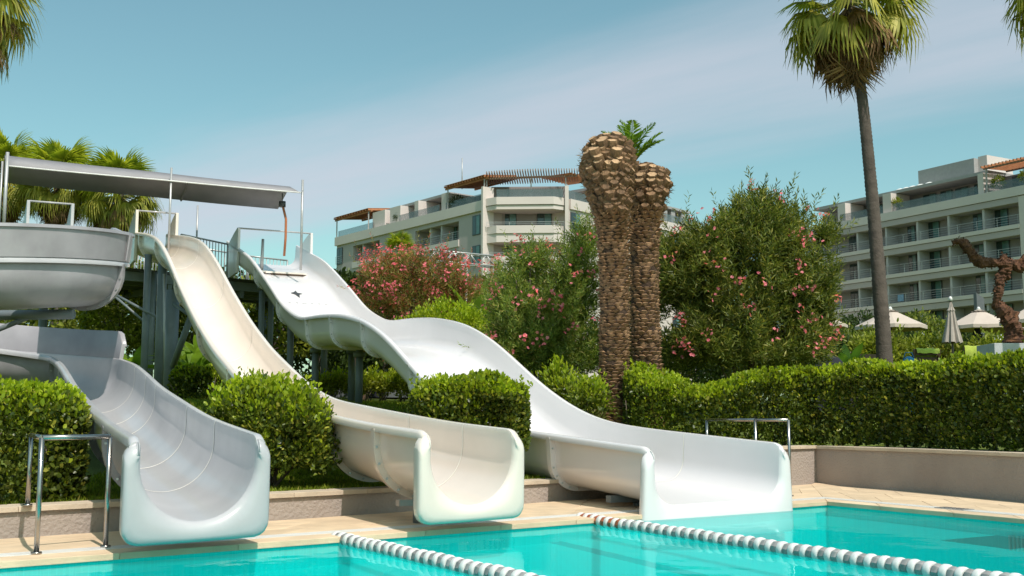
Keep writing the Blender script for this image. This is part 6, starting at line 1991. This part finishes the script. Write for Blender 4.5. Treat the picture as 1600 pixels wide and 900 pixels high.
# concrete plinth and rusty figure
YS = 26.0
c = pt(1586, 537, YS); g = float(gz(c.x, c.y))
pl_o = thing('plinth', 'pale grey concrete plinth under the rusty sculpture', 'plinth', (c.x, c.y, g))
MB().box((0, .3, (c.z - g) / 2 - .05), (1.14, 1.0, c.z - g + .1)).obj('block', M['concrete'], pl_o, bevel=.012)
sc_o = thing('sculpture', 'rusty steel figure with outstretched arms on the concrete plinth', 'sculpture', (c.x, c.y, c.z))
def lumpy(name, pts_, rad_, parent, seed=0, n=14):
    rr = random.Random(seed)
    P = [pt(x, y, YS + .3) - Vector(c) for x, y in pts_]
    d = np.r_[0, np.cumsum([(b_ - a_).length for a_, b_ in zip(P[:-1], P[1:])])]
    ns = int(d[-1] / .025)
    V, F = [], []
    PP, RR = [], []
    for i in range(ns + 1):
        s = d[-1] * i / ns
        PP.append(Vector([np.interp(s, d, [p[k_] for p in P]) for k_ in range(3)]))
        RR.append(float(np.interp(s, d, rad_)))
    mb = MB().tube(PP, RR, n)
    from mathutils import noise as mn
    V2 = []
    for i, v in enumerate(mb.V):
        v = Vector(v); ring = min(i // n, len(PP) - 1); o = v - PP[ring]
        k_ = 1 + .55 * mn.noise(v * 7 + Vector((seed, 0, 0))) + .35 * mn.noise(v * 19)
        V2.append(PP[ring] + o * max(k_, .35))
    mb.V = V2
    o = mb.obj(name, M['rust'], parent)
    # ragged plates standing off the surface
    m_ = len(PP) * 3
    idx_ = rng.integers(0, len(PP), m_)
    dirs = unit(rng.normal(size=(m_, 3)))
    Pn = np.array([PP[i] for i in idx_]) + dirs * np.array([RR[i] for i in idx_])[:, None] * .85
    fo = foliage('rust_plates', Pn, dirs + .8 * rng.normal(size=dirs.shape), rng.uniform(.04, .09, m_), rng.uniform(.03, .06, m_), T_PETAL, M['rust'], o)
lumpy('body', [(1583, 536), (1585, 515), (1577, 497), (1562, 483), (1558, 468), (1561, 453), (1562, 440), (1569, 428), (1570, 412), (1569, 404)], [.21, .19, .20, .15, .09, .11, .10, .15, .14, .08], sc_o, 1)
lumpy('left_arm', [(1572, 408), (1548, 412), (1530, 410), (1517, 396), (1508, 382), (1498, 377), (1488, 379)], [.09, .12, .13, .11, .11, .08, .03], sc_o, 2)
lumpy('right_arm', [(1570, 408), (1592, 416), (1612, 405), (1640, 385), (1665, 375)], [.09, .14, .17, .13, .04], sc_o, 3)
lumpy('head', [(1569, 408), (1569, 400), (1570, 397)], [.06, .075, .03], sc_o, 4, 10)

# slanted pylon
q = pt(1529, 458, 60); g = float(gz(q.x, q.y))
py_o = thing('pylon', 'dark grey pillar with a slanted top behind the umbrellas', 'pillar', (q.x, q.y, g))
hh = q.z - g
MB().add([(-.2, -.2, 0), (.2, -.2, 0), (.2, .2, 0), (-.2, .2, 0), (-.2, -.2, hh), (.2, -.2, hh - .3), (.2, .2, hh - .3), (-.2, .2, hh)], [(3, 2, 1, 0), (4, 5, 6, 7), (0, 1, 5, 4), (1, 2, 6, 5), (2, 3, 7, 6), (3, 0, 4, 7)]).obj('shaft', M['pylon'], py_o)

# garden planting between umbrellas and hotel
PALE = [frond('frond', M['pale_palm'], 1.0, 36, .7 + .2 * i, .3, .022, .5, 10 + i) for i in range(3)]
GREENF = [frond('frond', M['palm_green'], 1.0, 36, .7 + .2 * i, .3, .026, .5, 20 + i) for i in range(3)]
feather_plant('feather_palm', 'pale feathery palm behind the closed umbrella', 'palm tree', gp(1472, 50), PALE, 26, (0.2, 1.4), 2.0, 'feather palms in the garden', 1, 1.0, .15)
feather_plant('feather_palm', 'pale feathery palm behind the tall palm trunk', 'palm tree', gp(1362, 55), PALE, 22, (0.15, 1.3), 1.9, 'feather palms in the garden', 2, 0.8, .15)
feather_plant('feather_palm', 'low green feathery palm right of the closed umbrella', 'palm tree', gp(1500, 36), GREENF, 20, (0.2, 1.35), 1.1, 'feather palms in the garden', 3, .3)
feather_plant('feather_palm', 'low green feathery palm left of the tall palm trunk', 'palm tree', gp(1345, 34), GREENF, 22, (0.2, 1.35), 1.2, 'feather palms in the garden', 4, .3)
feather_plant('feather_palm', 'low green feathery palm between the two open umbrellas', 'palm tree', gp(1455, 38), GREENF, 20, (0.2, 1.3), 1.2, 'feather palms in the garden', 5, .4)
gs_ = [(1330, 548, 40, .8, 'tree', 'leafy shrub left of the first open umbrella'), (1405, 545, 44, .9, 'tree_dark', 'dark shrub under the first open umbrella'), (1440, 548, 38, .6, 'tree_light', 'light shrub left of the small closed umbrella'), (1465, 530, 52, 1.2, 'tree', 'leafy shrub behind the large closed umbrella'), (1545, 548, 36, .5, 'tree_light', 'light shrub in front of the second open umbrella'), (1500, 545, 48, .9, 'tree_dark', 'dark shrub under the second open umbrella'), (1600, 545, 54, 1.2, 'tree', 'leafy shrub behind the plinth at the right edge'), (1425, 522, 60, 1.5, 'tree', 'wide shrub between the tall palm and the closed umbrella'), (1300, 535, 62, 1.6, 'tree', 'wide shrub behind the banana plant'), (1350, 520, 68, 1.7, 'tree_dark', 'dark shrub in front of the hotel porch'), (1545, 520, 66, 1.5, 'tree_dark', 'dark shrub by the slanted pillar'), (1375, 545, 33, .6, 'tree_light', 'light shrub at the foot of the tall palm'), (1475, 552, 32, .5, 'tree', 'low shrub between the two slatted loungers')]
for i, (px, py, Y, r, mm_, lab) in enumerate(gs_):
    b = gp(px, Y)
    l0 = rel(b, px, py, Y, r, r * .8, r * .75)
    bush('garden_shrub', lab, 'shrub', b, [l0, (l0[0] + r * .6, l0[1], l0[2] - r * .3, r * .6, r * .6, r * .6), (l0[0] - r * .6, l0[1], l0[2] - r * .2, r * .6, r * .6, r * .55), (l0[0], l0[1], l0[2] - r * .7, r * 1.1, r * .8, r * .7)], 4200, .07 + .0017 * Y, .42, M[mm_], None, group='garden shrubs by the umbrellas', n_stem=4, lo=.5)
for i, (px, Y, lab) in enumerate(((1500, 33, 'broad leaved plant just right of the closed umbrella'), (1340, 31, 'broad leaved plant near the banana by the tall palm'), (1428, 34, 'broad leaved plant behind the slatted lounger'))):
    banana(lab, gp(px, Y), 1.3, 10, 40 + i, 'broad leaved garden plants', (0.6, 1.4))

# ------------------------------------------------------------------ truss and kiosk
tr_o = thing('stage_truss', 'grey metal truss beam on thin posts in front of the central hotel', 'truss', gp(720, 31))
YT = 31.5
b0 = Vector(tr_o.location)
A_, B_ = pt(668, 390, YT) - b0, pt(773, 400, YT + .8) - b0
dzv = Vector((0, 0, -.30)); dyv = Vector((0, .32, 0))
ch = [(A_, B_), (A_ + dzv, B_ + dzv), (A_ + dyv, B_ + dyv), (A_ + dzv + dyv, B_ + dzv + dyv)]
for a, b in ch: tube('chord', [a, b], .026, M['truss'], tr_o, 8)
n_ = 8
for i in range(n_):
    f0, f1 = i / n_, (i + 1) / n_
    for s0_, e0 in ((0, 1), (2, 3), (0, 2)):
        p, q = ch[s0_ if i % 2 else e0], ch[e0 if i % 2 else s0_]
        tube('lacing', [p[0].lerp(p[1], f0), q[0].lerp(q[1], f1)], .015, M['truss'], tr_o, 5)
for px, Y in ((729, YT), (768, YT + .8)):
    q = pt(px, 400, Y) - b0
    tube('post', [(q.x, q.y, -.1), (q.x, q.y, q.z - .1)], .035, M['petiole_dead'] if px == 768 else M['truss'], tr_o, 8)
kb = gp(575, 42)
kk_ = thing('garden_kiosk', 'dark kiosk with a brown tiled roof seen under the white slide', 'kiosk', kb)
box('wall', (0, 0, .9), (3.4, 2.2, 1.8), M['pylon'], kk_)
rf_o = MB().add([(-2.1, -1.6, 1.75), (2.1, -1.6, 1.75), (2.1, 1.6, 1.75), (-2.1, 1.6, 1.75), (-1.0, 0, 2.6), (1.0, 0, 2.6)], [(0, 1, 5, 4), (1, 2, 5), (2, 3, 4, 5), (3, 0, 4), (3, 2, 1, 0)]).obj('roof', M['tile_roof'], kk_)
for j in range(5):
    for i in range(14):
        f_ = (j + .5) / 5; xw = 2.1 - 1.1 * f_
        x = -xw + 2 * xw * (i + .5) / 14
        box('roof_tile', (x, -1.6 + 1.6 * f_ - .02, 1.79 + .85 * f_), (2 * xw / 14 * .9, .30, .05), M['tile_roof'], rf_o)
box('doorway', (.3, -1.11, .85), (.9, .03, 1.7), M['black_cloth'], kk_)
q = gp(556, 33)
lt = thing('bare_trunk', 'leaning bare brown tree trunk under the white slide', 'tree', q)
palm_trunk(lt, [(0.22, 0, -.1), (0.05, 0, .8), (-.2, .1, 1.9), (-.35, .1, 2.6)], [.17, .14, .13, .12], mat('brown_trunk', (.17, .095, .06), .9, var=.3, scale=6, bump=.6))
p_, d_ = lobes_sample([(-.4, .1, 3.2, .9, .8, .6), (-.9, .1, 3.0, .6, .6, .5)], 1800, .5)
foliage('crown', p_, d_ + .7 * rng.normal(size=d_.shape), np.full(len(p_), .16), np.full(len(p_), .07), T_ROUND, M['tree_dark'], lt)

# ------------------------------------------------------------------ grass
def grass_patch(x0, x1, y0, y1, tlo, thi, n, h, name_lab):
    x = rng.uniform(x0, x1, n * 3); y = rng.uniform(y0, y1, n * 3)
    t_ = wall_t(x, y)
    ok = (t_ > tlo) & (t_ < thi)
    x, y = x[ok][:n], y[ok][:n]
    P = np.c_[x, y, gz(x, y) - .01]
    D = np.c_[.45 * rng.normal(size=(len(x), 2)), np.ones(len(x))]
    l_ = h * rng.uniform(.5, 1.3, len(x))
    V, F = leaves(P, D, l_, np.full(len(x), h * .13 + .004), T_LANCE)
    o = link('grass', mesh_np('grass', V, F, M['grass'])); tag(o, name_lab, 'grass', kind='stuff')
grass_patch(-5, 1.3, 10, 17.5, .27, 3.0, 42000, .085, 'short grass on the bank above the low wall')
grass_patch(-11, 3.5, 15, 32, 3.0, 15, 52000, .11, 'lawn grass under and behind the slides')
grass_patch(-4.4, 4.5, 10, 19.5, .26, .42, 5000, .12, 'longer grass tufts hanging over the low wall cap')
